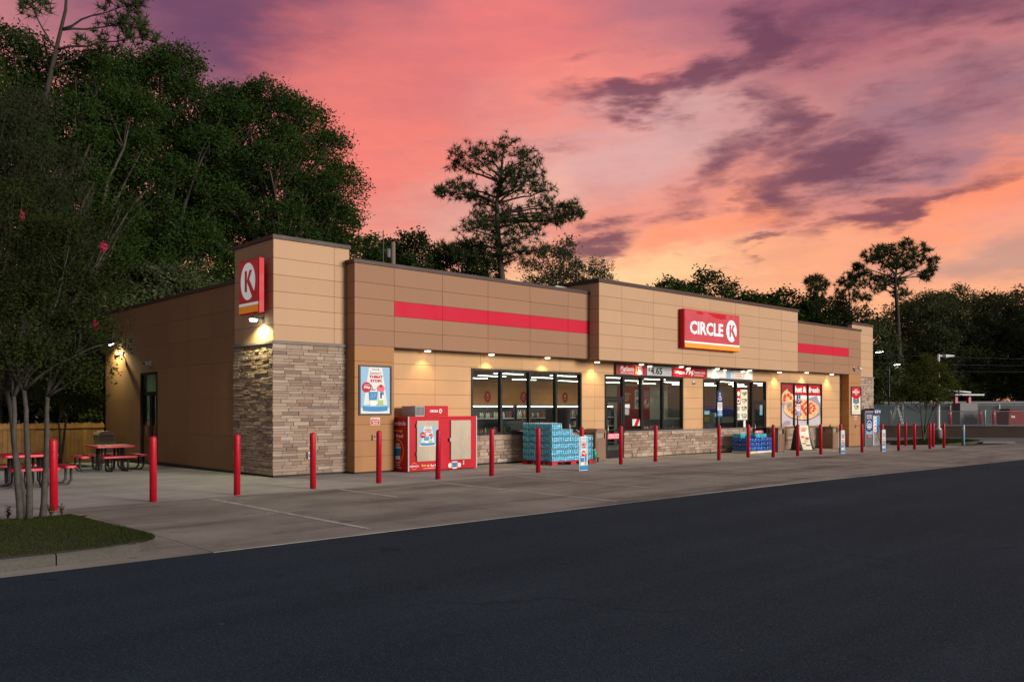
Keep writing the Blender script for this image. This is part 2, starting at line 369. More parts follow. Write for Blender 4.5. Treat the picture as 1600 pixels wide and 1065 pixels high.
M('pallet_red', (0.42, 0.012, 0.022), 0.5, var=0.08)
M('cap_white', (0.75, 0.80, 0.82), 0.4, var=0.03)
M('blossom', (0.55, 0.03, 0.10), 0.7, var=0.2)
M('soil', (0.07, 0.052, 0.038), 0.95, var=0.3, scale=2, bump=0.5)
M('terrain', (0.055, 0.055, 0.032), 0.95, var=0.3, scale=0.3)
emis('tube_light', (0.93, 1.0, 0.90), 16.0)
emis('soffit_glow', (1.0, 0.86, 0.62), 9.0)
emis('lamp_glow', (0.92, 1.0, 0.88), 30.0)
emis('screen_glow', (0.35, 0.65, 0.72), 0.8)
emis('neon_blue', (0.45, 0.85, 1.0), 1.6)

# water bottles: clear blue plastic
m, t, b, o = shell('bottle_blue')
tc = nd(t, 'ShaderNodeTexCoord', out=3)
n1 = nd(t, 'ShaderNodeTexNoise', {'Vector': tc, 'Scale': 14.0, 'Detail': 3.0})
t.links.new(mixc(t, mrange(t, n1, 0.35, 0.7), (0.03, 0.36, 0.58), (0.20, 0.62, 0.76)), b.inputs['Base Color'])
b.inputs['Roughness'].default_value = 0.12; b.inputs['Specular IOR Level'].default_value = 0.8
m, t, b, o = shell('wrap_blue')
tc = nd(t, 'ShaderNodeTexCoord', out=3)
n1 = nd(t, 'ShaderNodeTexNoise', {'Vector': tc, 'Scale': 8.0, 'Detail': 5.0, 'Distortion': 0.8})
v1 = nd(t, 'ShaderNodeTexVoronoi', {'Vector': tc, 'Scale': 11.0})
c = mixc(t, mrange(t, n1, 0.4, 0.65), (0.008, 0.05, 0.30), (0.01, 0.13, 0.45))
c = mixc(t, mrange(t, n1, 0.63, 0.70, 0, 0.8), c, (0.60, 0.72, 0.85))
t.links.new(c, b.inputs['Base Color']); b.inputs['Roughness'].default_value = 0.18
t.links.new(nd(t, 'ShaderNodeBump', {'Strength': 0.7, 'Distance': 0.03, 'Height': v1}), b.inputs['Normal'])
m, t, b, o = shell('wrap_cyan')
tc = nd(t, 'ShaderNodeTexCoord', out=3)
n1 = nd(t, 'ShaderNodeTexNoise', {'Vector': tc, 'Scale': 7.0, 'Detail': 5.0, 'Distortion': 1.0})
v1 = nd(t, 'ShaderNodeTexVoronoi', {'Vector': tc, 'Scale': 11.0})
c = mixc(t, mrange(t, n1, 0.4, 0.65), (0.02, 0.30, 0.50), (0.05, 0.50, 0.62))
c = mixc(t, mrange(t, n1, 0.64, 0.70, 0, 0.8), c, (0.75, 0.85, 0.9))
t.links.new(c, b.inputs['Base Color']); b.inputs['Roughness'].default_value = 0.15
t.links.new(nd(t, 'ShaderNodeBump', {'Strength': 0.7, 'Distance': 0.03, 'Height': v1}), b.inputs['Normal'])
# mixed goods: every packet its own colour
m, t, b, o = shell('goods')
geo = nd(t, 'ShaderNodeNewGeometry', out=8)
c = ramp(t, geo, [(0.0, (0.06, 0.05, 0.04)), (0.14, (0.35, 0.30, 0.22)), (0.26, (0.05, 0.09, 0.06)), (0.38, (0.42, 0.30, 0.04)), (0.50, (0.28, 0.03, 0.03)),
                  (0.60, (0.45, 0.44, 0.40)), (0.72, (0.04, 0.06, 0.12)), (0.82, (0.30, 0.12, 0.05)), (0.92, (0.07, 0.06, 0.05)), (1.0, (0.38, 0.40, 0.34))])
t.nodes[-1].color_ramp.interpolation = 'CONSTANT'
t.links.new(c, b.inputs['Base Color']); b.inputs['Roughness'].default_value = 0.4
# pizza: melted cheese and crust
def pizza_mat(name, cs, sc):
    m, t, b, o = shell(name)
    tc = nd(t, 'ShaderNodeTexCoord', out=3)
    n1 = nd(t, 'ShaderNodeTexNoise', {'Vector': tc, 'Scale': sc, 'Detail': 5.0, 'Roughness': 0.6})
    t.links.new(ramp(t, n1, cs), b.inputs['Base Color']); b.inputs['Roughness'].default_value = 0.5
pizza_mat('pizza_cheese', [(0.35, (0.62, 0.20, 0.06)), (0.48, (0.78, 0.44, 0.18)), (0.62, (0.85, 0.62, 0.34))], 9.0)
pizza_mat('pizza_crust', [(0.35, (0.52, 0.27, 0.10)), (0.55, (0.74, 0.48, 0.24)), (0.7, (0.82, 0.62, 0.38))], 7.0)
pizza_mat('pepperoni', [(0.35, (0.42, 0.03, 0.012)), (0.6, (0.62, 0.07, 0.03))], 22.0)

# ------------------------------------------------------------------ geometry helpers
class MB:
    """collects shapes and links them as one mesh object"""
    def __init__(s): s.v = []; s.f = []; s.m = []; s.sm = []; s.mats = []
    def mi(s, name):
        if name not in s.mats: s.mats.append(name)
        return s.mats.index(name)
    def add(s, vs, fs, mat, smooth=False):
        o = len(s.v); k = s.mi(mat)
        s.v.extend([tuple(p) for p in vs])
        for f in fs: s.f.append([i + o for i in f]); s.m.append(k); s.sm.append(smooth)
        return s
    def box(s, x0, x1, y0, y1, z0, z1, mat):
        vs = [(x0,y0,z0),(x1,y0,z0),(x1,y1,z0),(x0,y1,z0),(x0,y0,z1),(x1,y0,z1),(x1,y1,z1),(x0,y1,z1)]
        return s.add(vs, [(0,3,2,1),(4,5,6,7),(0,1,5,4),(1,2,6,5),(2,3,7,6),(3,0,4,7)], mat)
    def hexa(s, vs, mat):
        return s.add(vs, [(0,3,2,1),(4,5,6,7),(0,1,5,4),(1,2,6,5),(2,3,7,6),(3,0,4,7)], mat)
    def tube(s, pts, rad, mat, n=8, caps=True, smooth=True):
        pts = [Vector(p) for p in pts]
        if not hasattr(rad, '__len__'): rad = [rad] * len(pts)
        vs = []; prev = None
        for i, p in enumerate(pts):
            d = (pts[min(i+1, len(pts)-1)] - pts[max(i-1, 0)]).normalized()
            if prev is None:
                a = Vector((0,0,1)) if abs(d.z) < 0.9 else Vector((1,0,0))
                u = d.cross(a).normalized()
            else:
                u = (prev - d * prev.dot(d)).normalized()
            prev = u; w = d.cross(u)
            for k in range(n):
                t = 2*math.pi*k/n
                vs.append(p + (u*math.cos(t) + w*math.sin(t)) * rad[i])
        fs = []
        for i in range(len(pts)-1):
            for k in range(n):
                fs.append((i*n+k, i*n+(k+1)%n, (i+1)*n+(k+1)%n, (i+1)*n+k))
        s.add(vs, fs, mat, smooth)
        if caps:
            o = len(s.v) - len(vs); k = s.mi(mat)
            s.f.append([o+i for i in range(n)][::-1]); s.m.append(k); s.sm.append(False)
            s.f.append([o+(len(pts)-1)*n+i for i in range(n)]); s.m.append(k); s.sm.append(False)
        return s
    def lathe(s, prof, mat, n=20, c=(0,0,0), smooth=True):
        vs = []
        for r, z in prof:
            for k in range(n):
                t = 2*math.pi*k/n; vs.append((c[0]+r*math.cos(t), c[1]+r*math.sin(t), c[2]+z))
        fs = [(i*n+k, i*n+(k+1)%n, (i+1)*n+(k+1)%n, (i+1)*n+k) for i in range(len(prof)-1) for k in range(n)]
        s.add(vs, fs, mat, smooth)
        o = len(s.v)-len(vs); q = s.mi(mat)
        s.f.append([o+i for i in range(n)][::-1]); s.m.append(q); s.sm.append(False)
        s.f.append([o+(len(prof)-1)*n+i for i in range(n)]); s.m.append(q); s.sm.append(False)
        return s
    def prism(s, poly, fr, d0, d1, mat):
        """polygon given in the frame's (u, v), run from depth d0 to d1 along its normal"""
        n = len(poly)
        vs = [fr(u, v, d0) for u, v in poly] + [fr(u, v, d1) for u, v in poly]
        fs = [list(range(n))[::-1], list(range(n, 2*n))] + [(i, (i+1)%n, n+(i+1)%n, n+i) for i in range(n)]
        return s.add(vs, fs, mat)
    def build(s, name, parent=None, bevel=0.0, seg=2):
        me = bpy.data.meshes.new(name)
        me.from_pydata(s.v, [], s.f)
        for m in s.mats: me.materials.append(MATS[m])
        me.polygons.foreach_set('material_index', s.m)
        me.polygons.foreach_set('use_smooth', s.sm)
        me.update()
        o = bpy.data.objects.new(name, me); COL.objects.link(o)
        if parent is not None: o.parent = parent
        if bevel > 0:
            b = o.modifiers.new('bevel', 'BEVEL'); b.width = bevel; b.segments = seg; b.limit_method = 'ANGLE'; b.angle_limit = R(40)
        return o

def tag(o, label=None, cat=None, group=None, kind=None):
    if label: o['label'] = label
    if cat: o['category'] = cat
    if group: o['group'] = group
    if kind: o['kind'] = kind
    return o

def thing(name, label, cat, loc=(0,0,0), rz=0.0, group=None):
    o = bpy.data.objects.new(name, None); COL.objects.link(o)
    o.empty_display_size = 0.2; o.location = loc; o.rotation_euler = (0, 0, rz)
    return tag(o, label, cat, group)

def copy_tree(o, parent=None):
    c = o.copy(); COL.objects.link(c)
    if parent is not None: c.parent = parent
    for ch in o.children: copy_tree(ch, c)
    return c

class Frame:
    """flat drawing frame: u to the right, v up, layers step out along the normal"""
    def __init__(s, o, u, v):
        s.o = Vector(o); s.u = Vector(u).normalized(); s.vv = Vector(v).normalized(); s.n = s.u.cross(s.vv)
    def __call__(s, u, v, d=0.0): return s.o + s.u*u + s.vv*v + s.n*d
FRONT = lambda x, y, z: Frame((x, y, z), (1,0,0), (0,0,1))

_txt = {}
def text_mesh(string, bold):
    k = (string, bold)
    if k not in _txt:
        cu = bpy.data.curves.new('t', 'FONT'); cu.body = string; cu.offset = bold; cu.resolution_u = 2; cu.size = 1.0
        ob = bpy.data.objects.new('t', cu); COL.objects.link(ob)
        dg = bpy.context.evaluated_depsgraph_get()
        me = bpy.data.meshes.new_from_object(ob.evaluated_get(dg))
        vs = np.array([v.co[:2] for v in me.vertices]); fs = [tuple(p.vertices) for p in me.polygons]
        bpy.data.objects.remove(ob); bpy.data.meshes.remove(me); bpy.data.curves.remove(cu)
        lo, hi = vs.min(0), vs.max(0)
        _txt[k] = ((vs - lo) / (hi - lo), fs)
    return _txt[k]

class Print:
    """a stack of flat inks on a frame; every ink sits a little proud of the last"""
    def __init__(s, frame, step=0.0015): s.fr = frame; s.mb = MB(); s.d = step; s.step = step
    def poly(s, pts, mat):
        s.mb.add([s.fr(u, v, s.d) for u, v in pts], [tuple(range(len(pts)))], mat); s.d += s.step; return s
    def rect(s, u0, u1, v0, v1, mat): return s.poly([(u0,v0),(u1,v0),(u1,v1),(u0,v1)], mat)
    def ell(s, cu, cv, ru, rv, mat, n=28, rot=0.0):
        c, sn = math.cos(rot), math.sin(rot)
        return s.poly([(cu + ru*math.cos(a)*c - rv*math.sin(a)*sn, cv + ru*math.cos(a)*sn + rv*math.sin(a)*c) for a in [2*math.pi*i/n for i in range(n)]], mat)
    def ring(s, cu, cv, r0, r1, mat, n=32, asp=1.0):
        vs = []; fs = []
        for i in range(n):
            a = 2*math.pi*i/n
            vs += [s.fr(cu+r0*asp*math.cos(a), cv+r0*math.sin(a), s.d), s.fr(cu+r1*asp*math.cos(a), cv+r1*math.sin(a), s.d)]
            j = (i+1) % n; fs.append((2*i, 2*i+1, 2*j+1, 2*j))
        s.mb.add(vs, fs, mat); s.d += s.step; return s
    def text(s, string, u0, u1, v0, v1, mat, bold=0.02, slant=0.0):
        vs, fs = text_mesh(string, bold)
        s.mb.add([s.fr(u0+(u1-u0)*x + slant*y*(v1-v0), v0+(v1-v0)*y, s.d) for x, y in vs], fs, mat); s.d += s.step; return s
    def k_logo(s, cu, cv, r, disc, ink):
        s.ell(cu, cv, r*0.86, r, disc, 40)
        w = r*0.86
        s.poly([(cu-.42*w,cv-.56*r),(cu-.10*w,cv-.56*r),(cu-.10*w,cv+.58*r),(cu-.42*w,cv+.58*r)], ink)
        s.poly([(cu-.12*w,cv-.02*r),(cu+.08*w,cv-.10*r),(cu+.62*w,cv+.58*r),(cu+.24*w,cv+.58*r)], ink)
        s.poly([(cu-.06*w,cv-.04*r),(cu+.22*w,cv+.12*r),(cu+.96*w,cv-.66*r),(cu+.64*w,cv-.88*r)], ink)
        return s
    def build(s, name='print', parent=None): return s.mb.build(name, parent)

# ------------------------------------------------------------------ the lie of the land: a gentle fall to the right and to the back
def gz(x, y): return -0.0078*min(max(x-7, 0), 45) - 0.0115*min(max(y, 0), 14)

def sheet(name, x0, x1, y0, y1, dz, mat, nx=12, ny=6, parent=None, thick=0.0):
    mb = MB(); vs = []
    xs = np.linspace(x0, x1, nx+1); ys = np.linspace(y0, y1, ny+1)
    for y in ys:
        for x in xs: vs.append((x, y, gz(x, y)+dz))
    fs = [(j*(nx+1)+i, j*(nx+1)+i+1, (j+1)*(nx+1)+i+1, (j+1)*(nx+1)+i) for j in range(ny) for i in range(nx)]
    if thick:
        k = len(vs); vs += [(x, y, z-thick) for x, y, z in vs]
        for i in range(nx):
            fs.append((i, k+i, k+i+1, i+1)); a = ny*(nx+1)+i; fs.append((a, a+1, k+a+1, k+a))
        for j in range(ny):
            a = j*(nx+1); b = a+nx+1; fs.append((a, b, k+b, k+a)); a += nx; b += nx; fs.append((a, k+a, k+b, b))
    mb.add(vs, fs, mat)
    return mb.build(name, parent)

# ------------------------------------------------------------------ ground
XS = [-900, -200, -60, 7, 52, 120, 300, 1200]; YS = [-900, -200, -40, 0, 14, 60, 200, 1200]
mb = MB(); mb.add([(x, y, gz(x, y)-0.10) for y in YS for x in XS], [(j*8+i, j*8+i+1, (j+1)*8+i+1, (j+1)*8+i) for j in range(7) for i in range(7)], 'terrain')
tag(mb.build('ground'), kind='structure')
asph = tag(sheet('asphalt_lot', -45, 70, -60, -9.98, -0.006, 'asphalt', 30, 10), kind='structure')
apron = tag(sheet('concrete_apron', -6.2, 46, -9.985, -3.72, -0.016, 'kerb_concrete', 40, 4), kind='structure')
ys = [-9.98, -6.85, -3.72]
xs = [-5.92, -3.3] + [-0.4+2.9*i for i in range(17)]
for j in range(2):
    for i in range(len(xs)-1):
        sheet('slab', xs[i]+0.005, xs[i+1]-0.005, ys[j]+0.005, ys[j+1]-0.005, 0.0, 'apron_concrete', 2, 2, apron, 0.012)
walk = tag(sheet('pavement', -16, 38, -3.715, 12.2, -0.016, 'kerb_concrete', 30, 12), kind='structure')
for i in range(18):
    x0 = -16 + 3.0*i
    sheet('slab', x0+0.005, x0+2.995, -3.71, -1.90, 0.0, 'walk_concrete', 2, 1, walk, 0.012)
    sheet('slab', x0+0.005, x0+2.995, -1.89, 0.35 if x0 >= 0 else 0.6, 0.0, 'walk_concrete', 2, 1, walk, 0.012)
for i, x0 in enumerate((-16, -13, -10, -7, -4, -1)):
    for y0, y1 in ((0.61, 3.4), (3.41, 6.2), (6.21, 9.0), (9.01, 12.2)):
        if y0 > 9 and x0 < -4: continue
        sheet('slab', x0+0.005, min(x0+2.995, 0.3), y0, y1, 0.0, 'walk_concrete', 1, 1, walk, 0.012)
back = sheet('pavement_edge', -30, -6.21, -4.835, -3.72, -0.016, 'kerb_concrete', 8, 2, walk)
for i in range(8): sheet('slab', -6.215-3.0*(i+1)+.005, -6.215-3.0*i-.005, -4.83, -3.72, 0.0, 'walk_concrete', 1, 1, walk, 0.012)
lawn = tag(sheet('back_lawn', -16, -1.6, 9.02, 14.5, 0.006, 'turf', 8, 4), kind='structure')

# parking stripes: thin worn paint
for k, (x, y1) in enumerate(((-3.36, -9.6), (-0.45, -6.2), (2.2, -9.7), (4.9, -8.5), (7.6, -9.0), (10.4, -9.6), (13.2, -9.6), (16.1, -9.6), (19.0, -9.6), (22.0, -9.6), (25.0, -9.6))):
    tag(sheet('parking_stripe', x-0.05, x+0.05, y1, -3.95, 0.004, 'worn_paint', 1, 6), kind='structure')

# planted island with its kerb (kerb sinks flush along the apron side)
def island():
    path = [(-30, -9.62), (-7.6, -9.62), (-7.0, -9.56), (-6.6, -9.38), (-6.32, -9.08), (-6.16, -8.65), (-6.1, -8.1), (-6.08, -7.2), (-6.08, -6.2), (-6.1, -5.3), (-6.3, -4.95), (-7.2, -4.85), (-30, -4.85)]
    hgt = [0.13, 0.13, 0.13, 0.13, 0.12, 0.10, 0.075, 0.05, 0.03, 0.02, 0.015, 0.015, 0.015]
    n = len(path); P = [Vector((*p, 0)) for p in path]
    root = tag(sheet('planted_island', -30, -6.4, -9.4, -5.1, 0.0, 'soil', 2, 2), kind='structure')
    nor = []
    for i in range(n):
        d = (P[min(i+1, n-1)] - P[max(i-1, 0)]).normalized(); nor.append(Vector((-d.y, d.x, 0)))
    def kerb(i0, i1, a, b):
        mb = MB(); vs = []
        seg = [(P[i0].lerp(P[i1], t) if i1 == i0+1 and False else None) for t in ()]
        idx = list(range(i0, i1+1))
        for i in idx:
            p, q, h = P[i], nor[i], hgt[i]
            prof = [(0.0, -0.05), (0.0, max(h-0.025, 0)), (0.025, h), (0.16, h), (0.16, -0.05)]
            for u, z in prof: vs.append((p.x + q.x*u, p.y + q.y*u, z))
        m = len(idx); fs = []
        for j in range(m-1):
            for k in range(4): fs.append((j*5+k, (j+1)*5+k, (j+1)*5+k+1, j*5+k+1))
        fs.append((0, 1, 2, 3, 4)); fs.append(tuple((m-1)*5+k for k in (4, 3, 2, 1, 0)))
        mb.add(vs, fs, 'kerb_concrete'); return mb.build('kerb_stone', root)
    # straight run cut into lengths, then the curve
    P2 = []; H2 = []; N2 = []
    P[0] = Vector((-30, -9.62, 0))
    kerb(1, 6, 0, 0); kerb(6, 10, 0, 0); kerb(10, 12, 0, 0)
    x = -7.615
    while x > -29:
        mb = MB(); prof = [(-9.62, -0.05), (-9.62, 0.105), (-9.595, 0.13), (-9.47, 0.13), (-9.47, -0.05)]
        vs = [(x, y, z) for y, z in prof] + [(x-2.98, y, z) for y, z in prof]
        mb.add(vs, [(0,1,2,3,4), (9,8,7,6,5)] + [(k, k+5, k+6, k+1) for k in range(4)], 'kerb_concrete').build('kerb_stone', root)
        x -= 3.0
    # gutter strip between kerb and asphalt
    inner = [(-30, -9.63), (-7.6, -9.63)] + path[2:10]
    outer = [(-30, -9.99), (-7.6, -9.99), (-7.0, -9.99), (-6.5, -9.99), (-5.925, -9.99), (-5.925, -9.2), (-5.925, -8.3), (-5.925, -7.2), (-5.925, -6.2), (-5.925, -5.0)]
    mb = MB(); vs = [(x, y, 0.001) for x, y in inner] + [(x, y, -0.001) for x, y in outer]; k = len(inner)
    mb.add(vs, [(k+i, k+i+1, i+1, i) for i in range(k-1)], 'apron_concrete').build('gutter_strip', root)
    MB().add([(-6.3, -4.95, .0005), (-5.925, -5.0, .0005), (-5.925, -3.72, .0005), (-6.22, -3.72, .0005), (-6.22, -4.85, .0005)], [(0, 1, 2, 3, 4)], 'apron_concrete').build('gutter_strip', root)
    # mounded turf
    vs = []; fs = []
    nx, ny = 60, 22
    for j in range(ny+1):
        for i in range(nx+1):
            x = -30 + (30-6.22)*(i/nx)**0.6; y = -9.48 + (9.48-4.98)*j/ny
            dx = x + 6.95
            if dx > 0:                                    # round the front right corner
                lim = -8.75 - math.sqrt(max(0.0, 0.73**2 - dx*dx)) if dx < 0.73 else -8.75
                y = max(y, lim + 0.0)
            t = (y + 9.5) / 4.5
            z = 0.125*(1-t) + 0.03*t + 0.10*math.sin(math.pi*min(max(t, 0), 1))*min(1, max(0, -6.22-x)/1.2)
            vs.append((x, y, z))
    for j in range(ny):
        for i in range(nx):
            a = j*(nx+1)+i; fs.append((a, a+1, a+nx+2, a+nx+1))
    MB().add(vs, fs, 'turf', True).build('turf', root)
    return root, vs
isl, turf_v = island()

def grass(name, pts, h0, h1, w, label=None, seed=1, lean=0.5):
    r = np.random.default_rng(seed); n = len(pts); pts = np.asarray(pts, float)
    a = r.uniform(0, 2*math.pi, n); h = r.uniform(h0, h1, n); l = r.uniform(0, lean, n)*h; b = r.uniform(0, 2*math.pi, n)
    dx = np.cos(a)*w/2; dy = np.sin(a)*w/2
    v = np.empty((n, 3, 3))
    v[:, 0] = pts + np.stack([dx, dy, np.zeros(n)], 1); v[:, 1] = pts - np.stack([dx, dy, np.zeros(n)], 1)
    v[:, 2] = pts + np.stack([np.cos(b)*l, np.sin(b)*l, h], 1)
    o = tri_mesh(name, v.reshape(-1, 3), 3, 'grass_blade')
    return tag(o, label, None, None, 'stuff')

def tri_mesh(name, v, k, mat, parent=None, smooth=False):
    """many loose k-gons given as consecutive vertices"""
    me = bpy.data.meshes.new(name); nv = len(v); nf = nv//k
    me.vertices.add(nv); me.vertices.foreach_set('co', np.ascontiguousarray(v, dtype=np.float32).ravel())
    me.loops.add(nv); me.loops.foreach_set('vertex_index', np.arange(nv, dtype=np.int32))
    me.polygons.add(nf); me.polygons.foreach_set('loop_start', np.arange(0, nv, k, dtype=np.int32))
    me.materials.append(MATS[mat]); me.update(calc_edges=True)
    o = bpy.data.objects.new(name, me); COL.objects.link(o)
    if parent is not None: o.parent = parent
    return o

gp = []
r_ = np.random.default_rng(3)
for i in range(70000):
    x = -6.2 - 7.0*r_.random()**1.6; y = r_.uniform(-9.46, -5.0)
    dx = x + 6.95
    if dx > 0 and y < -8.75 and dx*dx + (y+8.75)**2 > 0.72**2: continue
    t = (y+9.5)/4.5
    gp.append((x, y, 0.125*(1-t)+0.03*t+0.10*math.sin(math.pi*t)*min(1, max(0, -6.22-x)/1.2)-0.005))
tag(grass('grass', gp, 0.012, 0.040, 0.010, seed=2), 'short rough grass covering the kerbed island at the lot edge', 'grass')

# ================================================================== the store
store = thing('convenience_store', 'tan and brown panelled convenience store with stone corner tower and red stripe', 'building')

def cut(rects, hole):
    out = []
    hx0, hx1, hz0, hz1 = hole
    for x0, x1, z0, z1 in rects:
        if hx1 <= x0 or hx0 >= x1 or hz1 <= z0 or hz0 >= z1: out.append((x0, x1, z0, z1)); continue
        if hz0 > z0: out.append((x0, x1, z0, hz0))
        if hz1 < z1: out.append((x0, x1, hz1, z1))
        a, b = max(z0, hz0), min(z1, hz1)
        if hx0 > x0: out.append((x0, hx0, a, b))
        if hx1 < x1: out.append((hx1, x1, a, b))
    return out

def panels(fr, us, vs, mat, parent, holes=(), th=0.018, gap=0.005):
    for j in range(len(vs)-1):
        for i in range(len(us)-1):
            rs = [(us[i]+gap, us[i+1]-gap, vs[j]+gap, vs[j+1]-gap)]
            for h in holes: rs = cut(rs, h)
            rs = [q for q in rs if q[1]-q[0] > 0.02 and q[3]-q[2] > 0.02]
            if not rs: continue
            mb = MB(); mm = mat(i, j) if callable(mat) else mat
            for a, b, c, d in rs: mb.prism([(a, c), (b, c), (b, d), (a, d)], fr, 0.0, th, mm)
            mb.build('panel', parent)

def wall_with_holes(name, fr, u0, u1, v0, v1, depth, mat, holes=(), parent=None):
    rs = [(u0, u1, v0, v1)]
    for h in holes: rs = cut(rs, h)
    mb = MB()
    for a, b, c, d in rs: mb.prism([(a, c), (b, c), (b, d), (a, d)], fr, -depth, 0.0, mat)
    return mb.build(name, parent)

# ---- ledge stones
def unit_stone(k):
    r = random.Random(100+k); i = 0.018; jv = 0.06
    q = lambda s: r.uniform(-s, s)
    vs = [(0,0,0),(1,0,0),(1,0,1),(0,0,1),
          (0,-.7,0),(1,-.7,0),(1,-.7,1),(0,-.7,1),
          (i,-1+q(.2),jv),(1-i,-1+q(.2),jv),(1-i,-1+q(.2),1-jv),(i,-1+q(.2),1-jv)]
    fs = [(0,1,5,4),(1,2,6,5),(2,3,7,6),(3,0,4,7),(4,5,9,8),(5,6,10,9),(6,7,11,10),(7,4,8,11),(8,9,10,11)]
    me = bpy.data.meshes.new('stone'); me.from_pydata([(x, y, z) for x, y, z in vs], [], fs); me.materials.append(MATS['ledge_stone']); me.update()
    return me
STONES = [unit_stone(k) for k in range(8)]

def courses(z0, z1, hs, seed):
    r = random.Random(seed); z = z0; out = []
    while z < z1-0.02:
        h = r.choice(hs)
        if z1-z-h < min(hs)*0.7: h = z1-z
        out.append((z, z+h)); z += h
    return out

def runs(u0, u1, lo, hi, r):
    u = u0; out = []
    while u < u1-0.01:
        l = r.uniform(lo, hi)
        if u1-u-l < lo*0.6: l = u1-u
        out.append((u, u+l)); u += l
    return out

def stones_single(fr, rz, u0, u1, cs, lo, hi, parent, seed, g=0.004):
    r = random.Random(seed)
    for z0, z1 in cs:
        for a, b in runs(u0, u1, lo, hi, r):
            o = bpy.data.objects.new('stone', r.choice(STONES)); COL.objects.link(o); o.parent = parent
            p = fr(a+g/2, 0, 0); o.location = (p.x, p.y, z0+g/2)
            o.rotation_euler = (0, 0, rz); o.scale = (b-a-g, r.uniform(0.034, 0.050), z1-z0-g)

def stones_joined(fr, u0, u1, cs, lo, hi, parent, seed, name='stone_courses', g=0.006, holes=()):
    r = random.Random(seed); mb = MB()
    for z0, z1 in cs:
        for a, b in runs(u0, u1, lo, hi, r):
            rs = [(a, b, z0, z1)]
            for h in holes: rs = cut(rs, h)
            for a2, b2, c2, d2 in rs:
                if b2-a2 < 0.03 or d2-c2 < 0.03: continue
                d = r.uniform(0.03, 0.06); i = 0.008; a3, b3, c3, d3 = a2+g/2, b2-g/2, c2+g/2, d2-g/2
                vs = [fr(u, v, 0) for u, v in ((a3,c3),(b3,c3),(b3,d3),(a3,d3))] + [fr(u, v, d*.75) for u, v in ((a3,c3),(b3,c3),(b3,d3),(a3,d3))] \
                   + [fr(u, v, d+r.uniform(-.008,.008)) for u, v in ((a3+i,c3+i),(b3-i,c3+i),(b3-i,d3-i),(a3+i,d3-i))]
                mb.add(vs, [(0,1,5,4),(1,2,6,5),(2,3,7,6),(3,0,4,7),(4,5,9,8),(5,6,10,9),(6,7,11,10),(7,4,8,11),(8,9,10,11)], 'ledge_stone')
    return tag(mb.build(name, parent), kind='stuff')

LEFT = lambda x, y, z: Frame((x, y, z), (0,-1,0), (0,0,1))       # faces -X, u runs towards the viewer's right

# ---- left corner tower
tower = MB().box(0.02, 2.26, 0.02, 2.28, -0.12, 3.50, 'mortar').box(0.02, 2.26, 0.02, 2.28, 3.501, 6.20, 'backing').build('corner_tower', store)
trow = [3.55, 3.965, 4.40, 4.83, 5.265, 5.70, 6.19]
panels(FRONT(0, 0.018, 0), [0.0, 1.80, 2.28], trow, 'tan_panel', tower)
panels(LEFT(0.018, 0, 0), [-2.28, -1.73, -0.002], trow, 'tan_panel', tower)
cs = courses(0.045, 3.47, (0.065, 0.075, 0.09, 0.105), 5)
stones_single(FRONT(0, 0.015, 0), 0.0, -0.03, 2.24, cs, 0.22, 0.52, tower, 21)
stones_joined(LEFT(0.015, 0, 0), -2.29, 0.0, cs, 0.20, 0.48, tower, 22)
MB().box(-0.07, 2.27, -0.07, 0.03, 3.47, 3.545, 'stone_cap').box(-0.07, 0.03, 0.031, 2.31, 3.47, 3.545, 'stone_cap').build('stone_ledge', tower, bevel=0.008)
MB().box(-0.035, 2.31, -0.035, 2.32, 6.19, 6.30, 'coping').build('coping', tower, bevel=0.006)
MB().box(-0.012, 2.20, -0.012, 2.28, -0.14, 0.042, 'black_base').build('base_strip', tower)

# ---- left flank wall with its service door
DOOR_L = (-9.72, -8.17, -0.2, 3.0)                                  # in the LEFT frame u = -y
flank = wall_with_holes('flank_wall', LEFT(0.06, 0, 0), -13.38, -2.29, -0.25, 5.30, 0.2, 'backing', [DOOR_L], store)
us = [-13.39] + [-12.2+1.65*i for i in range(6)] + [-2.30]
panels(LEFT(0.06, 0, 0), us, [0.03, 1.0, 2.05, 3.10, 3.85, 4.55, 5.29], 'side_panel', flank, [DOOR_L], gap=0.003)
MB().box(0.0, 0.32, 2.33, 13.44, 5.29, 5.385, 'coping').build('coping', flank, bevel=0.006)
MB().box(0.025, 0.10, 2.29, 8.14, -0.25, 0.028, 'black_base').box(0.025, 0.10, 9.75, 13.40, -0.25, 0.0, 'black_base').build('base_strip', flank)
d = MB()
d.box(0.03, 0.13, 8.17, 8.26, -0.12, 3.0, 'bronze_frame').box(0.03, 0.13, 9.63, 9.72, -0.12, 3.0, 'bronze_frame').box(0.03, 0.13, 8.26, 9.63, 2.92, 3.0, 'bronze_frame').box(0.03, 0.13, 8.26, 9.63, 2.22, 2.34, 'bronze_frame')
d.box(0.03, 0.13, 8.64, 8.84, -0.12, 2.22, 'bronze_frame').box(0.03, 0.13, 9.50, 9.63, -0.12, 2.22, 'bronze_frame').box(0.03, 0.13, 8.84, 9.50, -0.12, 0.0, 'bronze_frame').box(0.03, 0.13, 8.26, 8.64, -0.12, 0.0, 'bronze_frame')
sdoor = d.build('service_door', store)
MB().box(0.075, 0.085, 8.26, 9.63, 2.34, 2.92, 'glass').build('pane', sdoor)
MB().box(0.075, 0.085, 8.84, 9.50, 1.22, 2.22, 'glass').build('pane', sdoor)
MB().box(0.075, 0.085, 8.26, 8.64, 1.22, 2.22, 'glass').build('pane', sdoor)
MB().box(0.06, 0.10, 8.84, 9.50, 0.0, 1.22, 'kick_brown').build('kick_panel', sdoor)
MB().box(0.06, 0.10, 8.26, 8.64, 0.0, 1.22, 'kick_brown').build('kick_panel', sdoor)
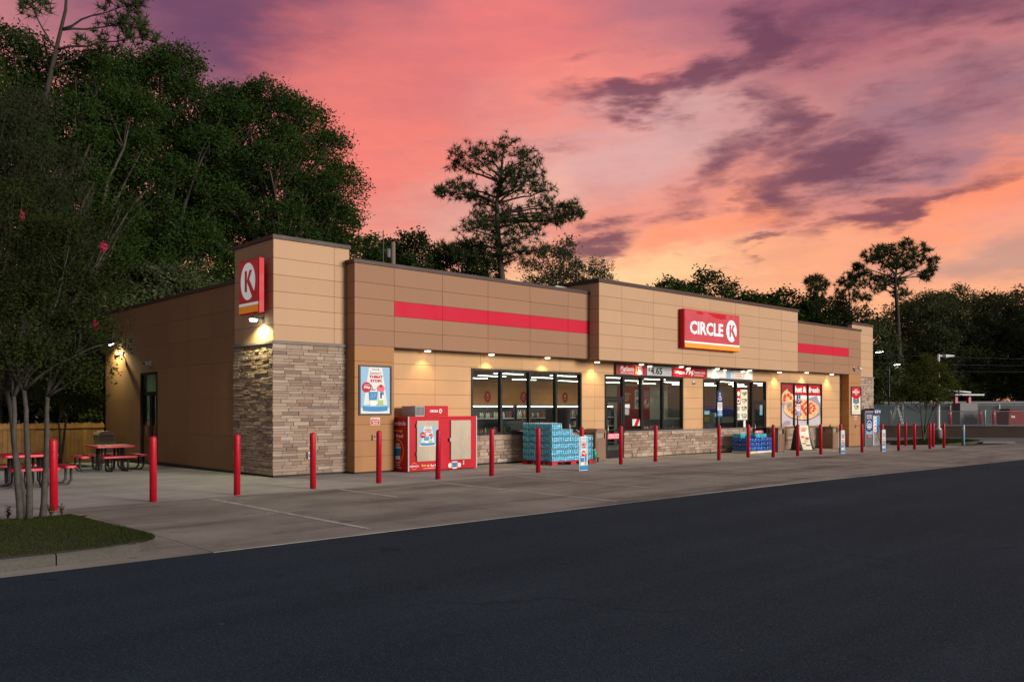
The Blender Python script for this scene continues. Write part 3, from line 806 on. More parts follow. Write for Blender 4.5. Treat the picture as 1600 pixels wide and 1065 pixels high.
MB().tube([(0.02, 8.92, 0.85), (-0.05, 8.92, 0.9), (-0.05, 8.92, 1.15), (0.02, 8.92, 1.2)], 0.012, 'steel').build('handle', sdoor)

# ---- wings: fascia with the red stripe, and the piers that carry them
FY = -0.42
frow = [3.52, 3.97, 4.395, 4.825, 5.26, 5.77]
prow = [0.04, 0.46, 0.90, 1.34, 1.78, 2.20, 2.64, 3.08]
def wing(name, us, stripe, pier, mirror):
    x0, x1 = us[0], us[-1]
    w = MB().box(x0+0.02, x1-0.02, FY+0.02, -0.02, 3.53, 5.77, 'backing').build(name, store)
    panels(FRONT(0, FY+0.018, 0), us, frow, lambda i, j: 'red_panel' if j == 2 and stripe[0] <= us[i] and us[i+1] <= stripe[1] else 'brown_panel', w)
    return w
wl = wing('fascia', [2.18, 3.49, 5.23, 7.03, 8.855, 10.665, 11.752], (3.4, 12), None, False)
wr = wing('fascia', [25.455, 26.1, 27.88, 29.76, 31.46, 32.82], (25.4, 31.5), None, True)
for w, x0, x1 in ((wl, 2.14, 11.75), (wr, 25.46, 32.86)):
    MB().box(x0, x1, FY-0.035, 0.0, 5.77, 5.875, 'coping').build('coping', w, bevel=0.006)
panels(LEFT(2.198, 0, 0), [0.004, 0.40], frow, 'brown_panel', wl)
def pier(x0, x1):
    p = MB().box(x0+0.02, x1-0.02, FY+0.02, 0.0, -0.35, 3.525, 'backing').build('pier', store)
    zs = ([-0.16] + prow[1:] if x0 > 20 else prow) + [3.52]
    panels(FRONT(0, FY+0.018, 0), [x0, x1], zs, 'pier_panel', p)
    panels(LEFT(x0+0.018, 0, 0), [0.004, 0.40], zs, 'pier_panel', p)
    MB().box(x0+0.006, x1-0.006, FY+0.008, -0.01, -0.4, zs[0]-0.002, 'black_base').build('base_strip', p)
    return p
pl = pier(2.18, 3.49); pr = pier(31.46, 32.82)

# ---- centre block over the entrance
CY = -0.87
cen = MB().box(11.77, 25.43, CY+0.02, 0.82, 3.48, 6.15, 'backing').build('entrance_fascia', store)
crow = [3.465, 3.895, 4.35, 4.78, 5.24, 5.695, 6.155]
panels(FRONT(0, CY+0.018, 0), [11.752, 12.975, 14.78, 16.595, 18.445, 20.30, 22.14, 24.01, 25.45], crow, 'tan_panel', cen)
panels(LEFT(11.768, 0, 0), [-0.82, 0.868], crow, 'tan_panel', cen)
MB().box(11.70, 25.50, CY-0.04, 0.88, 6.155, 6.285, 'coping').build('coping', cen, bevel=0.006)
MB().box(11.78, 25.42, CY+0.005, -0.02, 3.455, 3.478, 'backing').build('soffit', cen)
MB().box(3.50, 11.76, FY+0.005, -0.02, 3.505, 3.528, 'backing').build('soffit', wl)
MB().box(25.46, 31.45, FY+0.005, -0.02, 3.505, 3.528, 'backing').build('soffit', wr)

# ---- right end tower
rt = MB().box(32.72, 35.15, 0.02, 0.24, -0.4, 6.16, 'backing').box(32.72, 35.15, 0.24, 2.3, -0.4, 5.1, 'backing').build('corner_tower', store)
panels(FRONT(0, 0.018, 0), [32.70, 35.17], [3.45, 3.965, 4.40, 4.83, 5.265, 5.70, 6.16], 'tan_panel', rt)
panels(LEFT(32.718, 0, 0), [-0.24, 0.0], [5.4, 5.70, 6.16], 'tan_panel', rt)
stones_joined(FRONT(0, 0.015, 0), 32.83, 35.2, courses(-0.17, 3.40, (0.10, 0.12, 0.14, 0.155), 8), 0.24, 0.6, rt, 31)
MB().box(32.7, 35.24, -0.07, 0.03, 3.40, 3.46, 'stone_cap').build('stone_ledge', rt, bevel=0.008)
MB().box(32.66, 35.22, -0.035, 0.28, 6.16, 6.29, 'coping').build('coping', rt, bevel=0.006)
MB().box(30.6, 32.6, 0.6, 0.9, 5.13, 6.05, 'white_paint').build('roof_vent', store)
MB().box(11.0, 11.6, 0.5, 1.3, 5.13, 6.10, 'white_paint').build('roof_vent', store)

# ---- recessed shop front
WINS = [  # x0, x1, z0, z1, mullions
    (6.70, 11.81, 0.95, 3.05, (7.97, 9.25, 10.52)),
    (14.12, 17.86, 0.93, 3.02, (15.20, 16.53)),
    (19.26, 23.06, 0.88, 3.00, (20.43, 21.76)),
    (25.49, 29.46, 0.84, 2.99, (26.74, 28.06))]
DOORS = [(13.06, 14.12, -0.2, 3.02), (23.06, 24.20, -0.3, 3.00)]
holes = [(a, b, c, d) for a, b, c, d, _ in WINS] + DOORS
front = wall_with_holes('front_wall', FRONT(0, 0.03, 0), 3.45, 31.50, -0.35, 3.55, 0.16, 'backing', holes, store)
LOW = (0, 99, -1, 0.0)
sill = lambda x: 0.95 if x < 14 else 0.92 if x < 18.5 else 0.88 if x < 24.6 else 0.84
rr = [0.96, 1.34, 1.78, 2.20, 2.64, 3.08, 3.52]
panels(FRONT(0, 0.03, 0), [3.49, 5.28, 7.09, 8.905, 10.71, 12.52, 14.33, 16.14, 17.95, 19.2, 20.95, 22.7, 24.6, 26.3, 28.0, 29.7, 31.46], rr, 'gold_panel', front, holes, th=0.02)
# low stone wall under the windows
lows = [(3.49, 6.7), (6.70, 12.30), (14.14, 19.26), (19.26, 23.04), (24.62, 31.46)]
segs = [(3.49, 13.04, 0.05, 0.945, 41), (14.14, 23.04, -0.055, 0.89, 42), (24.22, 31.46, -0.13, 0.83, 43)]
for x0, x1, z0, z1, sd_ in segs:
    if x0 < 4:      # stone from the freezer's back corner to the window's right end, then plain panels down to the ground
        stones_joined(FRONT(0, 0.03, 0), 6.2, 11.82, courses(z0, z1, (0.10, 0.12, 0.15), sd_), 0.24, 0.6, front, sd_)
        MB().box(3.49, 6.19, 0.012, 0.03, 0.05, 0.955, 'gold_panel').build('panel', front)
        MB().box(11.83, 13.05, 0.012, 0.03, 0.0, 0.955, 'gold_panel').build('panel', front)
        MB().box(6.2, 11.83, -0.075, 0.03, z1, z1+0.045, 'bronze_frame').build('stone_ledge', front, bevel=0.005)
    else:
        stones_joined(FRONT(0, 0.03, 0), x0, x1, courses(z0, z1, (0.10, 0.12, 0.15), sd_), 0.24, 0.6, front, sd_)
        MB().box(x0, x1, -0.05, 0.03, z1, z1+0.045, 'stone_cap').build('stone_ledge', front, bevel=0.005)
MB().box(3.49, 13.05, 0.0, 0.05, -0.2, 0.045, 'black_base').box(14.13, 23.05, 0.0, 0.05, -0.3, -0.058, 'black_base').box(24.21, 31.46, 0.0, 0.05, -0.4, -0.133, 'black_base').build('base_strip', front)
MB().box(24.215, 31.45, 0.012, 0.03, 0.88, 0.957, 'gold_panel').box(17.87, 19.25, 0.012, 0.03, 0.935, 0.957, 'gold_panel').build('panel', front)

def window(x0, x1, z0, z1, mull, glazed=True):
    f = MB(); y0, y1 = -0.01, 0.12; e = 0.07
    f.box(x0, x1, y0, y1, z0, z0+e, 'bronze_frame').box(x0, x1, y0, y1, z1-e, z1, 'bronze_frame')
    f.box(x0, x0+e, y0, y1, z0+e, z1-e, 'bronze_frame').box(x1-e, x1, y0, y1, z0+e, z1-e, 'bronze_frame')
    for m in mull: f.box(m-0.045, m+0.045, y0-0.004, y1, z0+e, z1-e, 'bronze_frame')
    w = f.build('window', store)
    ed = [x0+e] + list(mull) + [x1-e]
    for i in range(len(ed)-1):
        a = ed[i] + (0.045 if i else 0); b = ed[i+1] - (0.045 if i < len(ed)-2 else 0)
        MB().box(a, b, 0.05, 0.058, z0+e, z1-e, 'glass').build('pane', w)
    return w
wins = [window(*w) for w in WINS]

def shop_door(x0, x1, base, top, head):
    f = MB(); y0, y1 = -0.012, 0.12; e = 0.055
    f.box(x0, x0+e, y0, y1, base, head, 'bronze_frame').box(x1-e, x1, y0, y1, base, head, 'bronze_frame')
    f.box(x0+e, x1-e, y0, y1, head-0.07, head, 'bronze_frame').box(x0+e, x1-e, y0, y1, top, top+0.10, 'bronze_frame')
    d = f.build('door_frame', store)
    MB().box(x0+e, x1-e, 0.05, 0.058, top+0.10, head-0.07, 'glass').build('pane', d)
    l = MB(); a, b, s = x0+e+0.006, x1-e-0.006, 0.10
    l.box(a, a+s, 0.0, 0.05, base+0.02, top-0.006, 'bronze_frame').box(b-s, b, 0.0, 0.05, base+0.02, top-0.006, 'bronze_frame')
    l.box(a+s, b-s, 0.0, 0.05, base+0.02, base+0.32, 'bronze_frame').box(a+s, b-s, 0.0, 0.05, top-0.12, top-0.006, 'bronze_frame')
    lf = l.build('door', store)
    MB().box(a+s, b-s, 0.02, 0.028, base+0.32, top-0.12, 'glass').build('pane', lf)
    MB().tube([(a+s/2, 0.0, base+0.85), (a+s/2, -0.06, base+0.9), (a+s/2, -0.06, base+1.2), (a+s/2, 0.0, base+1.25)], 0.014, 'steel').build('handle', lf)
    MB().box(a+s, b-s, -0.012, 0.02, base+1.02, base+1.08, 'bronze_frame').build('push_bar', lf)
    p = Print(FRONT(a+s, 0.016, base+0.72)); w = b-a-2*s
    p.rect(0.02, w-0.02, 0, 0.2, 'pink_print').text('WELCOME', 0.06, w-0.06, 0.11, 0.17, 'white_print', 0.03).text('PLEASE PULL', 0.06, w-0.06, 0.03, 0.08, 'white_print', 0.02)
    p.build('door_sticker', lf)
    return lf
shop_door(13.06, 14.12, -0.06, 2.12, 3.02)
shop_door(23.06, 24.20, -0.13, 2.05, 3.00)

# ---- rest of the shell: back, right side, roof
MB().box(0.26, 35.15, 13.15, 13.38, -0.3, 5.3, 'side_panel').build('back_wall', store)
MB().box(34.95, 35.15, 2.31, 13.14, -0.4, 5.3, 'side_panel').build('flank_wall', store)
MB().box(0.27, 34.94, 0.25, 13.14, 5.05, 5.12, 'roof_membrane').box(2.3, 32.7, -0.015, 0.02, 3.56, 5.6, 'backing').build('roof', store)
# ---- inside
MB().box(0.27, 34.94, 0.20, 13.14, -0.12, -0.05, 'floor_tile').build('interior_floor', store)
MB().box(0.27, 34.94, 0.20, 13.14, 3.09, 3.14, 'ceiling_tile').build('interior_ceiling', store)
part = MB().box(3.4, 34.94, 8.0, 8.12, -0.05, 3.085, 'cream_wall').box(3.4, 3.5, 0.2, 8.0, -0.05, 3.085, 'cream_wall').box(34.8, 34.94, 0.2, 8.0, -0.05, 3.085, 'dark_slat').build('partition_wall', store)
for k in range(13):
    z = 1.94 + 0.083*k
    MB().box(8.2, 22.0, 7.93, 7.998, z+0.012, z+0.070, 'wood_slat').build('wood_slat', part)
for k in range(15):
    z = 1.30 + 0.115*k
    MB().box(27.6, 34.79, 7.95, 7.998, z+0.01, z+0.085, 'dark_slat').build('wall_slat', part)
    MB().box(34.75, 34.798, 0.5, 7.9, z+0.01, z+0.085, 'dark_slat').build('wall_slat', part)
MB().box(23.3, 25.95, 7.96, 7.998, -0.05, 2.95, 'red_wall').build('red_panel', part)
MB().box(29.5, 34.79, 7.90, 7.948, 1.35, 1.95, 'blue_wall').build('blue_band', part)
MB().box(0.30, 3.3, 12.9, 13.1, -0.05, 3.085, 'green_wall').build('wall_lining', store)
p = Print(FRONT(23.75, 7.955, 2.15)); p.text('FRESH', 0, .55, .32, .44, 'cream_print').text('FOOD', 0, .45, .16, .28, 'cream_print').text('FAST', 0, .42, 0, .12, 'cream_print').build('lettering', part)
for x, z0, z1, c1, c2 in ((24.65, 1.75, 2.75, 'white_print', 'blue_print'), (25.4, 1.75, 2.75, 'pink_print', 'white_print')):
    p = Print(FRONT(x, 7.95, z0)); h = z1-z0
    p.rect(0, .5, 0, h, c1).rect(.08, .42, h*.62, h*.93, 'grey_print').ell(.25, h*.3, .2, .22, c2).ell(.2, h*.2, .16, .1, 'green_print').ell(.32, h*.38, .08, .12, 'sign_red').build('wall_poster', part)
for x in (14.32, 16.52, 19.3):
    p = Print(FRONT(x, 7.92, 2.30)); p.ell(0, 0, .20, .26, 'sign_red').ring(0, -0.02, .085, .10, 'white_print', asp=.6).poly([(-.05, .06), (.05, .06), (0, .14)], 'white_print').build('round_emblem', part)

proto = thing('ceiling_light', 'long white fluorescent light fixed under the shop ceiling', 'ceiling light', (0, 0, 3.09), group='fluorescent lights under the shop ceiling')
MB().box(-.72, .72, -.06, .06, -0.035, 0.0, 'white_paint').build('housing', proto)
MB().box(-.70, .70, -.045, .045, -0.048, -0.036, 'tube_light').build('diffuser', proto)
n = 0
for j, y in enumerate((2.6, 4.6, 6.8)):
    for i in range(11):
        x = 4.9 + 2.9*i + 0.95*j
        if x > 34: continue
        o = proto if n == 0 else copy_tree(proto); n += 1
        o.location = (x, y, 3.09)
for i, (x, y) in enumerate(((1.2, 9.6), (1.2, 11.6))):
    o = copy_tree(proto); o.location = (x, y, 3.09)
    o['label'] = 'fluorescent light seen through the side door of the back room'

# coolers, shelves and machines inside
def shelf_unit(x0, x1, y0, y1, top, n, label, gl, seed, canopy=True):
    t = thing('shop_shelf', label, 'shelf', ((x0+x1)/2, (y0+y1)/2, -0.05)); w = (x1-x0)/2; d = (y1-y0)/2
    MB().box(-w, w, d-0.04, d, 0, top, 'shop_dark').build('back_panel', t)
    for s in (-1, 1): MB().box(min(s*w, s*(w-0.05)), max(s*w, s*(w-0.05)), -d, d-0.041, 0, top, 'shop_dark').build('end_panel', t)
    mb = MB(); r = random.Random(seed)
    for k in range(n):
        z = 0.12 + (top-0.3)*k/n
        MB().box(-w+0.051, w-0.051, -d+0.02, d-0.042, z, z+0.03, 'shop_dark').build('shelf_board', t)
        MB().box(-w+0.051, w-0.051, -d, -d+0.019, z-0.01, z+0.035, 'pale_grey').build('price_rail', t)
        x = -w+0.08
        while x < w-0.2:
            bw = r.uniform(0.06, 0.20); h = r.uniform((top-0.3)/n*.42, (top-0.3)/n*0.80); q = r.randint(2, 7); kind = r.random() < .6
            for c in range(q):
                if x+bw > w-0.07: break
                if kind: rb = min(bw, .11)/2; mb.lathe([(rb*.9, 0), (rb, .02), (rb, h*.62), (rb*.4, h*.85), (rb*.4, h)], 'goods', 7, (x+rb, -d+.12, z+.031)); x += rb*2+.006
                else: mb.box(x, x+bw-0.012, -d+0.04, -d+0.22, z+0.031, z+0.031+h, 'goods'); x += bw
            x += r.uniform(0, 0.06)
    if canopy: MB().box(-w+.1, w-.1, -d+.02, -d+.07, top-.075, top-.051, 'tube_light').build('canopy_light', t)
    if canopy: MB().box(-w, w, -d, d-0.041, top-0.05, top, 'pale_grey').build('canopy', t)
    g = mb.build('shelf_goods'); g.location = t.location
    tag(g, gl, 'groceries', None, 'stuff')
shelf_unit(8.0, 15.2, 7.1, 7.9, 1.98, 4, 'dark open cooler below the wood slat wall', 'bottles and packets on the cooler below the wood slats', 1)
shelf_unit(15.3, 22.0, 7.1, 7.9, 1.98, 4, 'dark open cooler beside the red shop wall', 'bottles and packets on the cooler beside the red wall', 2)
shelf_unit(9.6, 13.4, 3.6, 4.3, 1.35, 3, 'low grocery shelf behind the four pane window', 'snacks on the low shelf behind the four pane window', 3, False)
shelf_unit(19.6, 23.6, 3.4, 4.1, 1.30, 3, 'low grocery shelf behind the red price banner', 'snacks on the low shelf behind the price banner', 4, False)
shelf_unit(21.6, 26.2, 1.6, 2.2, 1.15, 3, 'short display shelf just inside the middle windows', 'snacks on the short shelf inside the middle windows', 5, False)
shelf_unit(27.4, 31.5, 2.4, 3.0, 1.2, 3, 'short display shelf inside the right hand entrance', 'snacks on the shelf inside the right hand entrance', 6, False)

def counter(x0, x1, y0, y1, h, label):
    t = thing('shop_counter', label, 'counter', (x0, y0, -0.05))
    MB().box(0, x1-x0, 0, y1-y0, 0, h-0.05, 'shop_dark').build('cabinet', t)
    MB().box(-.04, x1-x0+.04, -.04, y1-y0+.04, h-0.05, h, 'mid_grey').build('counter_top', t)
    return t
counter(26.5, 30.5, 5.6, 6.4, 1.0, 'dark drinks counter by the pale back wall')
counter(31.2, 34.4, 4.4, 5.2, 1.05, 'dark checkout counter under the blue band')
def machine(x, y, w, d, h, c1, c2, label, z=0.95, name='drinks_machine', cat='machine'):
    t = thing(name, label, cat, (x, y, z))
    MB().box(0, w, 0, d, 0, h, c1).build('casing', t, bevel=0.02)
    MB().box(w*.1, w*.9, -0.012, -0.001, h*.12, h*.55, c2).build('front_panel', t)
    MB().box(w*.1, w*.9, -0.014, -0.001, h*.66, h*.92, 'screen_glow' if c2 != 'red_wall' else 'shop_dark').build('display', t)
    return t
machine(26.7, 5.75, .6, .5, .62, 'shop_dark', 'pale_grey', 'black coffee machine on the drinks counter')
machine(27.6, 5.75, .7, .5, .75, 'mid_grey', 'yellow_print', 'grey drink dispenser with yellow panel on the drinks counter')
machine(28.7, 5.75, .8, .5, .6, 'pale_grey', 'blue_print', 'pale slush machine with blue panel on the drinks counter')
machine(12.1, 1.5, .75, .6, 1.85, 'shop_dark', 'red_wall', 'tall black machine with dark red front behind the stacked bottles', -0.05, 'vending_machine')
machine(14.2, 1.9, .7, .6, 1.6, 'dark_grey', 'mid_grey', 'grey cabinet behind the last pane of the left window', -0.05, 'shop_cabinet', 'cabinet')
machine(31.6, 4.6, .9, .4, .55, 'shop_dark', 'blue_print', 'till with lit screen on the checkout counter', 1.0, 'till')
t = thing('menu_screen', 'lit menu screen hanging above the checkout inside the store', 'screen', (27.9, 3.3, 0.95))
MB().box(0, 1.25, 0, .06, .25, .95, 'shop_dark').box(.55, .7, .01, .05, 0.2, .25, 'shop_dark').build('casing', t)
MB().box(.04, 1.21, -.006, -.001, .29, .91, 'screen_glow').build('display', t)
MB().box(.57, .68, .01, .05, .2, .0, 'shop_dark').build('stand', t)
t.location = (27.9, 2.55, 1.15)
t = thing('neon_sign', 'small glowing blue neon sign hanging inside the right shop window', 'neon sign', (20.0, 1.0, 2.2))
Print(FRONT(0, 0, 0)).ring(0, 0, .13, .19, 'neon_blue', asp=.8).rect(.02, .14, -.2, -.14, 'neon_blue').build('tube', t)
MB().box(-.2, .2, .02, .03, -.22, .22, 'shop_dark').box(-.005, .005, .012, .019, .221, 1.0, 'shop_dark').build('back_plate', t)

# ---- soffit lights
proto = thing('soffit_light', 'small round downlight lit under the store eaves', 'downlight', (0, 0, 0), group='downlights under the store eaves')
MB().lathe([(.10, 0.0), (.11, -0.012), (.095, -0.022)], 'white_paint', 20).build('trim_ring', proto)
MB().lathe([(.09, -0.0225), (.085, -0.04), (.05, -0.05)], 'soffit_glow', 20).build('lens', proto)
for k in range(11):
    x = 4.80 + 2.515*k
    o = proto if k == 0 else copy_tree(proto)
    z = 3.455 if 11.8 < x < 25.4 else 3.505
    o.location = (x, -0.26, z); o['label'] = 'round downlight lit under the eaves above ' + ('the red ice freezer', 'the left end of the four pane window', 'the stacked bottle cases', 'the bin left of the entrance', 'the first half of the price banner', 'the red part of the banner', 'the middle wall panel', 'the second half of the banner', 'the wall left of the pizza window', 'the pizza window', 'the wall beside the right pier')[k]
    ld = bpy.data.lights.new('downlight', 'SPOT'); ld.energy = 34; ld.color = (1.0, 0.74, 0.34); ld.spot_size = R(105); ld.spot_blend = 0.7; ld.shadow_soft_size = 0.04
    lo = bpy.data.objects.new('downlight_lamp', ld); COL.objects.link(lo); lo.parent = o; lo.location = (0, 0, -0.07); lo.rotation_euler = (R(5), 0, 0)

# ---- wall lamps on the left side
def wall_lamp(loc, label, e, size):
    t = thing('wall_lamp', label, 'wall lamp', loc)
    MB().box(-0.02, 0.0, -0.06, 0.06, -0.08, 0.08, 'dark_grey').build('back_plate', t)
    MB().tube([(-0.01, 0, 0.02), (-0.14, 0, 0.05), (-0.24, 0, 0.03)], 0.02, 'dark_grey').build('arm', t)
    MB().lathe([(.05, .06), (.115, .02), (.12, 0.0)], 'dark_grey', 18, (-0.28, 0, 0)).build('shade', t)
    MB().lathe([(.105, -0.001), (.09, -0.045), (.04, -0.065)], 'lamp_glow', 18, (-0.28, 0, 0)).build('lens', t)
    ld = bpy.data.lights.new('wall_lamp', 'SPOT'); ld.energy = e; ld.color = (1.0, 0.90, 0.45); ld.spot_size = R(size); ld.spot_blend = 0.5; ld.shadow_soft_size = 0.05
    lo = bpy.data.objects.new('wall_lamp_light', ld); COL.objects.link(lo); lo.parent = t; lo.location = (-0.28, 0, -0.08); lo.rotation_euler = (0, R(-8), 0)
wall_lamp((0.0, 0.55, 4.12), 'lit wall lamp below the square letter sign on the tower', 200, 150)
wall_lamp((0.042, 11.9, 4.12), 'lit wall lamp high on the brown side wall beside the trees', 340, 155)
t = thing('security_camera', 'pale security camera above the side door', 'camera', (0.042, 8.75, 3.28))
MB().box(-.03, 0, -.07, .07, -.09, .09, 'pale_grey').build('mount', t); MB().box(-.22, -.031, -.10, .10, -.06, .06, 'pale_grey').build('housing', t, bevel=0.01); MB().box(-.24, -.221, -.07, .07, -.04, .04, 'black_plastic').build('lens', t)
t = thing('security_camera', 'white security camera under the lit lamp on the side wall', 'camera', (0.042, 11.5, 3.72))
MB().box(-.03, 0, -.05, .05, -.06, .06, 'white_paint').build('mount', t); MB().tube([(-.03, 0, 0), (-.2, -.05, -.03)], .015, 'white_paint').build('arm', t); MB().tube([(-.12, .0, -.05), (-.30, -.12, -.10)], .05, 'white_paint', 12).build('housing', t)
t = thing('security_camera', 'white security camera on the right pier by the red stripe', 'camera', (32.0, FY, 3.85))
MB().box(-.05, .05, -.03, 0, -.06, .06, 'white_paint').build('mount', t); MB().tube([(0, -.03, 0), (.12, -.22, 0)], .02, 'white_paint').build('arm', t); MB().tube([(-.02, -.25, -.0), (.22, -.30, -.08)], .06, 'white_paint', 12).build('housing', t)
MB().tube([(.221, -.302, -.081), (.25, -.31, -.09)], .045, 'black_plastic', 12).build('lens', t)
t = thing('security_camera', 'small white security camera between the two entrance window groups', 'camera', (18.55, 0.01, 2.82))
MB().box(-.06, .06, -.03, 0, -.08, .08, 'white_paint').build('mount', t, bevel=0.008); MB().lathe([(.05, 0), (.05, -.03), (.02, -.06)], 'black_plastic', 14, (0, -.06, .0)).build('lens', t)

# ---- signs on the building
t = thing('store_sign', 'wide red store sign with white lettering above the entrance', 'sign', (16.36, CY, 4.10))
MB().box(0, 3.84, -0.25, 0.0, 0, 1.49, 'sign_red').build('cabinet', t, bevel=0.012)
MB().box(0.03, 3.81, -0.262, -0.251, 0.27, 1.46, 'sign_red_faded').build('face_panel', t)
MB().box(0.03, 3.81, -0.268, -0.251, 0.20, 0.262, 'sign_white_lit').build('white_line', t)
MB().box(0.03, 3.81, -0.275, -0.251, 0.02, 0.195, 'sign_orange_lit').build('orange_line', t)
p = Print(FRONT(0, -0.2622, 0), 0.0004)
p.poly([(.72, 1.42), (.80, 1.37), (.93, 1.33), (1.02, 1.35), (1.10, 1.31), (1.18, 1.37), (1.30, 1.35), (1.24, 1.42), (1.0, 1.445)], 'sign_red')
p.poly([(1.55, 1.43), (1.66, 1.38), (1.80, 1.36), (1.92, 1.30), (2.05, 1.29), (2.16, 1.24), (2.30, 1.27), (2.44, 1.22), (2.60, 1.26), (2.78, 1.25), (2.86, 1.31), (2.80, 1.38), (2.86, 1.44)], 'sign_red')
p.poly([(3.12, 1.38), (3.20, 1.34), (3.28, 1.37), (3.2, 1.41)], 'sign_red').build('faded_patches', t)
p = Print(FRONT(0, -0.264, 0), 0.004); p.text('CIRCLE', 0.35, 2.62, 0.55, 1.06, 'sign_white_lit', 0.032).k_logo(3.22, 0.82, 0.44, 'sign_white_lit', 'sign_red_faded')
p.build('lettering', t)
t = thing('letter_sign', 'tall red sign with white disc and letter on the tower side', 'sign', (0, 0, 0))
MB().box(-0.30, -0.15, 0.2, 1.36, 4.28, 5.70, 'sign_red').build('cabinet', t, bevel=0.012)
MB().box(-0.15, 0.0, 0.55, 0.62, 4.5, 4.58, 'dark_grey').box(-0.15, 0.0, 0.95, 1.02, 4.5, 4.58, 'dark_grey').box(-0.15, 0.0, 0.55, 1.02, 5.35, 5.43, 'dark_grey').build('bracket', t)
fr = LEFT(-0.302, 1.34, 4.30)
p = Print(fr, 0.004); p.rect(0, 1.12, 0.27, 1.38, 'sign_red_lit').rect(0, 1.12, 0.19, 0.262, 'sign_white_lit').rect(0, 1.12, 0.0, 0.185, 'sign_orange_lit')
p.k_logo(0.54, 0.83, 0.49, 'sign_white_lit', 'sign_red_lit').build('face_panel', t)

# poster frames on the piers
def drink_poster(pt, w, h, small=False):
    X = lambda a: a*w
    Y = lambda a: a*h
    pt.rect(0, w, 0, h, 'sky_print')
    pt.poly([(X(.28), Y(1)), (X(.74), Y(1)), (X(.94), Y(.10)), (X(.08), Y(.10))], 'pale_print').rect(0, w, 0, Y(.11), 'pale_print')
    pt.text('CIRCLE', X(.38), X(.56), Y(.945), Y(.972), 'maroon_print', 0.02).ell(X(.605), Y(.958), .024*w, .018*h, 'maroon_print')
    pt.text("Summer's", X(.31), X(.70), Y(.845), Y(.915), 'sign_red', 0.0, 0.15)
    pt.text('THIRST', X(.29), X(.76), Y(.765), Y(.825), 'sign_red', 0.05).text('STOP!', X(.33), X(.72), Y(.675), Y(.742), 'sign_red', 0.05)
    pt.ell(X(.5), Y(.155), .43*w, .030*h, 'blue_print').rect(X(.07), X(.93), Y(.06), Y(.155), 'blue_print').ell(X(.5), Y(.06), .43*w, .028*h, 'blue_print').ell(X(.5), Y(.158), .41*w, .022*h, 'sky_print')
    pt.poly([(X(.28), Y(.50)), (X(.56), Y(.50)), (X(.52), Y(.16)), (X(.32), Y(.16))], 'white_print').poly([(X(.27), Y(.47)), (X(.57), Y(.47)), (X(.55), Y(.28)), (X(.29), Y(.28))], 'blue_print').rect(X(.34), X(.5), Y(.5), Y(.52), 'black_print').poly([(X(.40), Y(.52)), (X(.42), Y(.52)), (X(.37), Y(.62)), (X(.35), Y(.62))], 'mauve_print')
    pt.text('37', X(.33), X(.51), Y(.33), Y(.42), 'sky_print', 0.0, 0.2)
    pt.poly([(X(.58), Y(.50)), (X(.80), Y(.50)), (X(.77), Y(.16)), (X(.61), Y(.16))], 'pale_print').rect(X(.66), X(.79), Y(.40), Y(.47), 'blue_print').rect(X(.61), X(.78), Y(.30), Y(.38), 'white_print').rect(X(.62), X(.77), Y(.16), Y(.28), 'green_print').rect(X(.66), X(.72), Y(.32), Y(.44), 'deep_blue')
    pt.ell(X(.69), Y(.54), .13*w, .075*h, 'pink_print').ell(X(.69), Y(.595), .06*w, .035*h, 'sign_red')
    pt.ell(X(.20), Y(.565), .15*w, .15*w, 'sign_red').text('79¢', X(.09), X(.31), Y(.53), Y(.585), 'white_print', 0.05).text('ANY SIZE', X(.11), X(.28), Y(.605), Y(.625), 'white_print', 0.01)
    return pt
t = thing('poster_frame', 'black framed light blue drinks poster on the left brown pier', 'poster', (2.31, FY, 1.60))
MB().box(0, 1.07, -0.04, 0, 0, .045, 'black_metal').box(0, 1.07, -0.04, 0, 1.335, 1.38, 'black_metal').box(0, .045, -0.04, 0, .045, 1.335, 'black_metal').box(1.025, 1.07, -0.04, 0, .045, 1.335, 'black_metal').build('frame', t)
MB().box(.045, 1.025, -0.012, 0, .045, 1.335, 'white_print').build('backing_board', t)
drink_poster(Print(FRONT(.06, -0.0125, .06), 0.0008), .95, 1.26).build('poster_print', t)
t = thing('poster_frame', 'dark framed red and cream price poster on the right brown pier', 'poster', (31.67, FY, 1.43))
MB().box(0, 1.12, -0.04, 0, 0, .045, 'coping').box(0, 1.12, -0.04, 0, 1.43, 1.475, 'coping').box(0, .045, -0.04, 0, .045, 1.43, 'coping').box(1.075, 1.12, -0.04, 0, .045, 1.43, 'coping').build('frame', t)
p = Print(FRONT(.05, -0.012, .05), 0.001)
p.rect(0, 1.02, 0, 1.38, 'cream_print').rect(0, 1.02, .98, 1.38, 'sign_red').poly([(0, .98), (.1, .86), (.35, .78), (.51, .74), (.67, .78), (.92, .86), (1.02, .98)], 'sign_red')
p.text('BEST', .35, .7, 1.22, 1.28, 'white_print', .03).text('EVERYDAY', .12, .92, 1.08, 1.19, 'white_print', .05).text('PRICE', .4, .65, .98, 1.05, 'white_print', .03)
p.poly([(.45, .78), (.57, .78), (.64, .48), (.38, .48)], 'white_print').rect(.2, .36, .56, .80, 'dark_grey').rect(.39, .62, .50, .76, 'blue_print').rect(.66, .82, .56, .80, 'deep_blue')
p.text('$', .28, .36, .38, .46, 'black_print', .02).text('1.79', .38, .78, .24, .46, 'black_print', .02).rect(.25, .80, .165, .18, 'grey_print').rect(.1, .9, .08, .095, 'grey_print').rect(.1, .5, .05, .06, 'grey_print')
p.build('poster_print', t); MB().box(.045, 1.075, -0.011, 0, .045, 1.43, 'cream_print').build('backing_board', t)

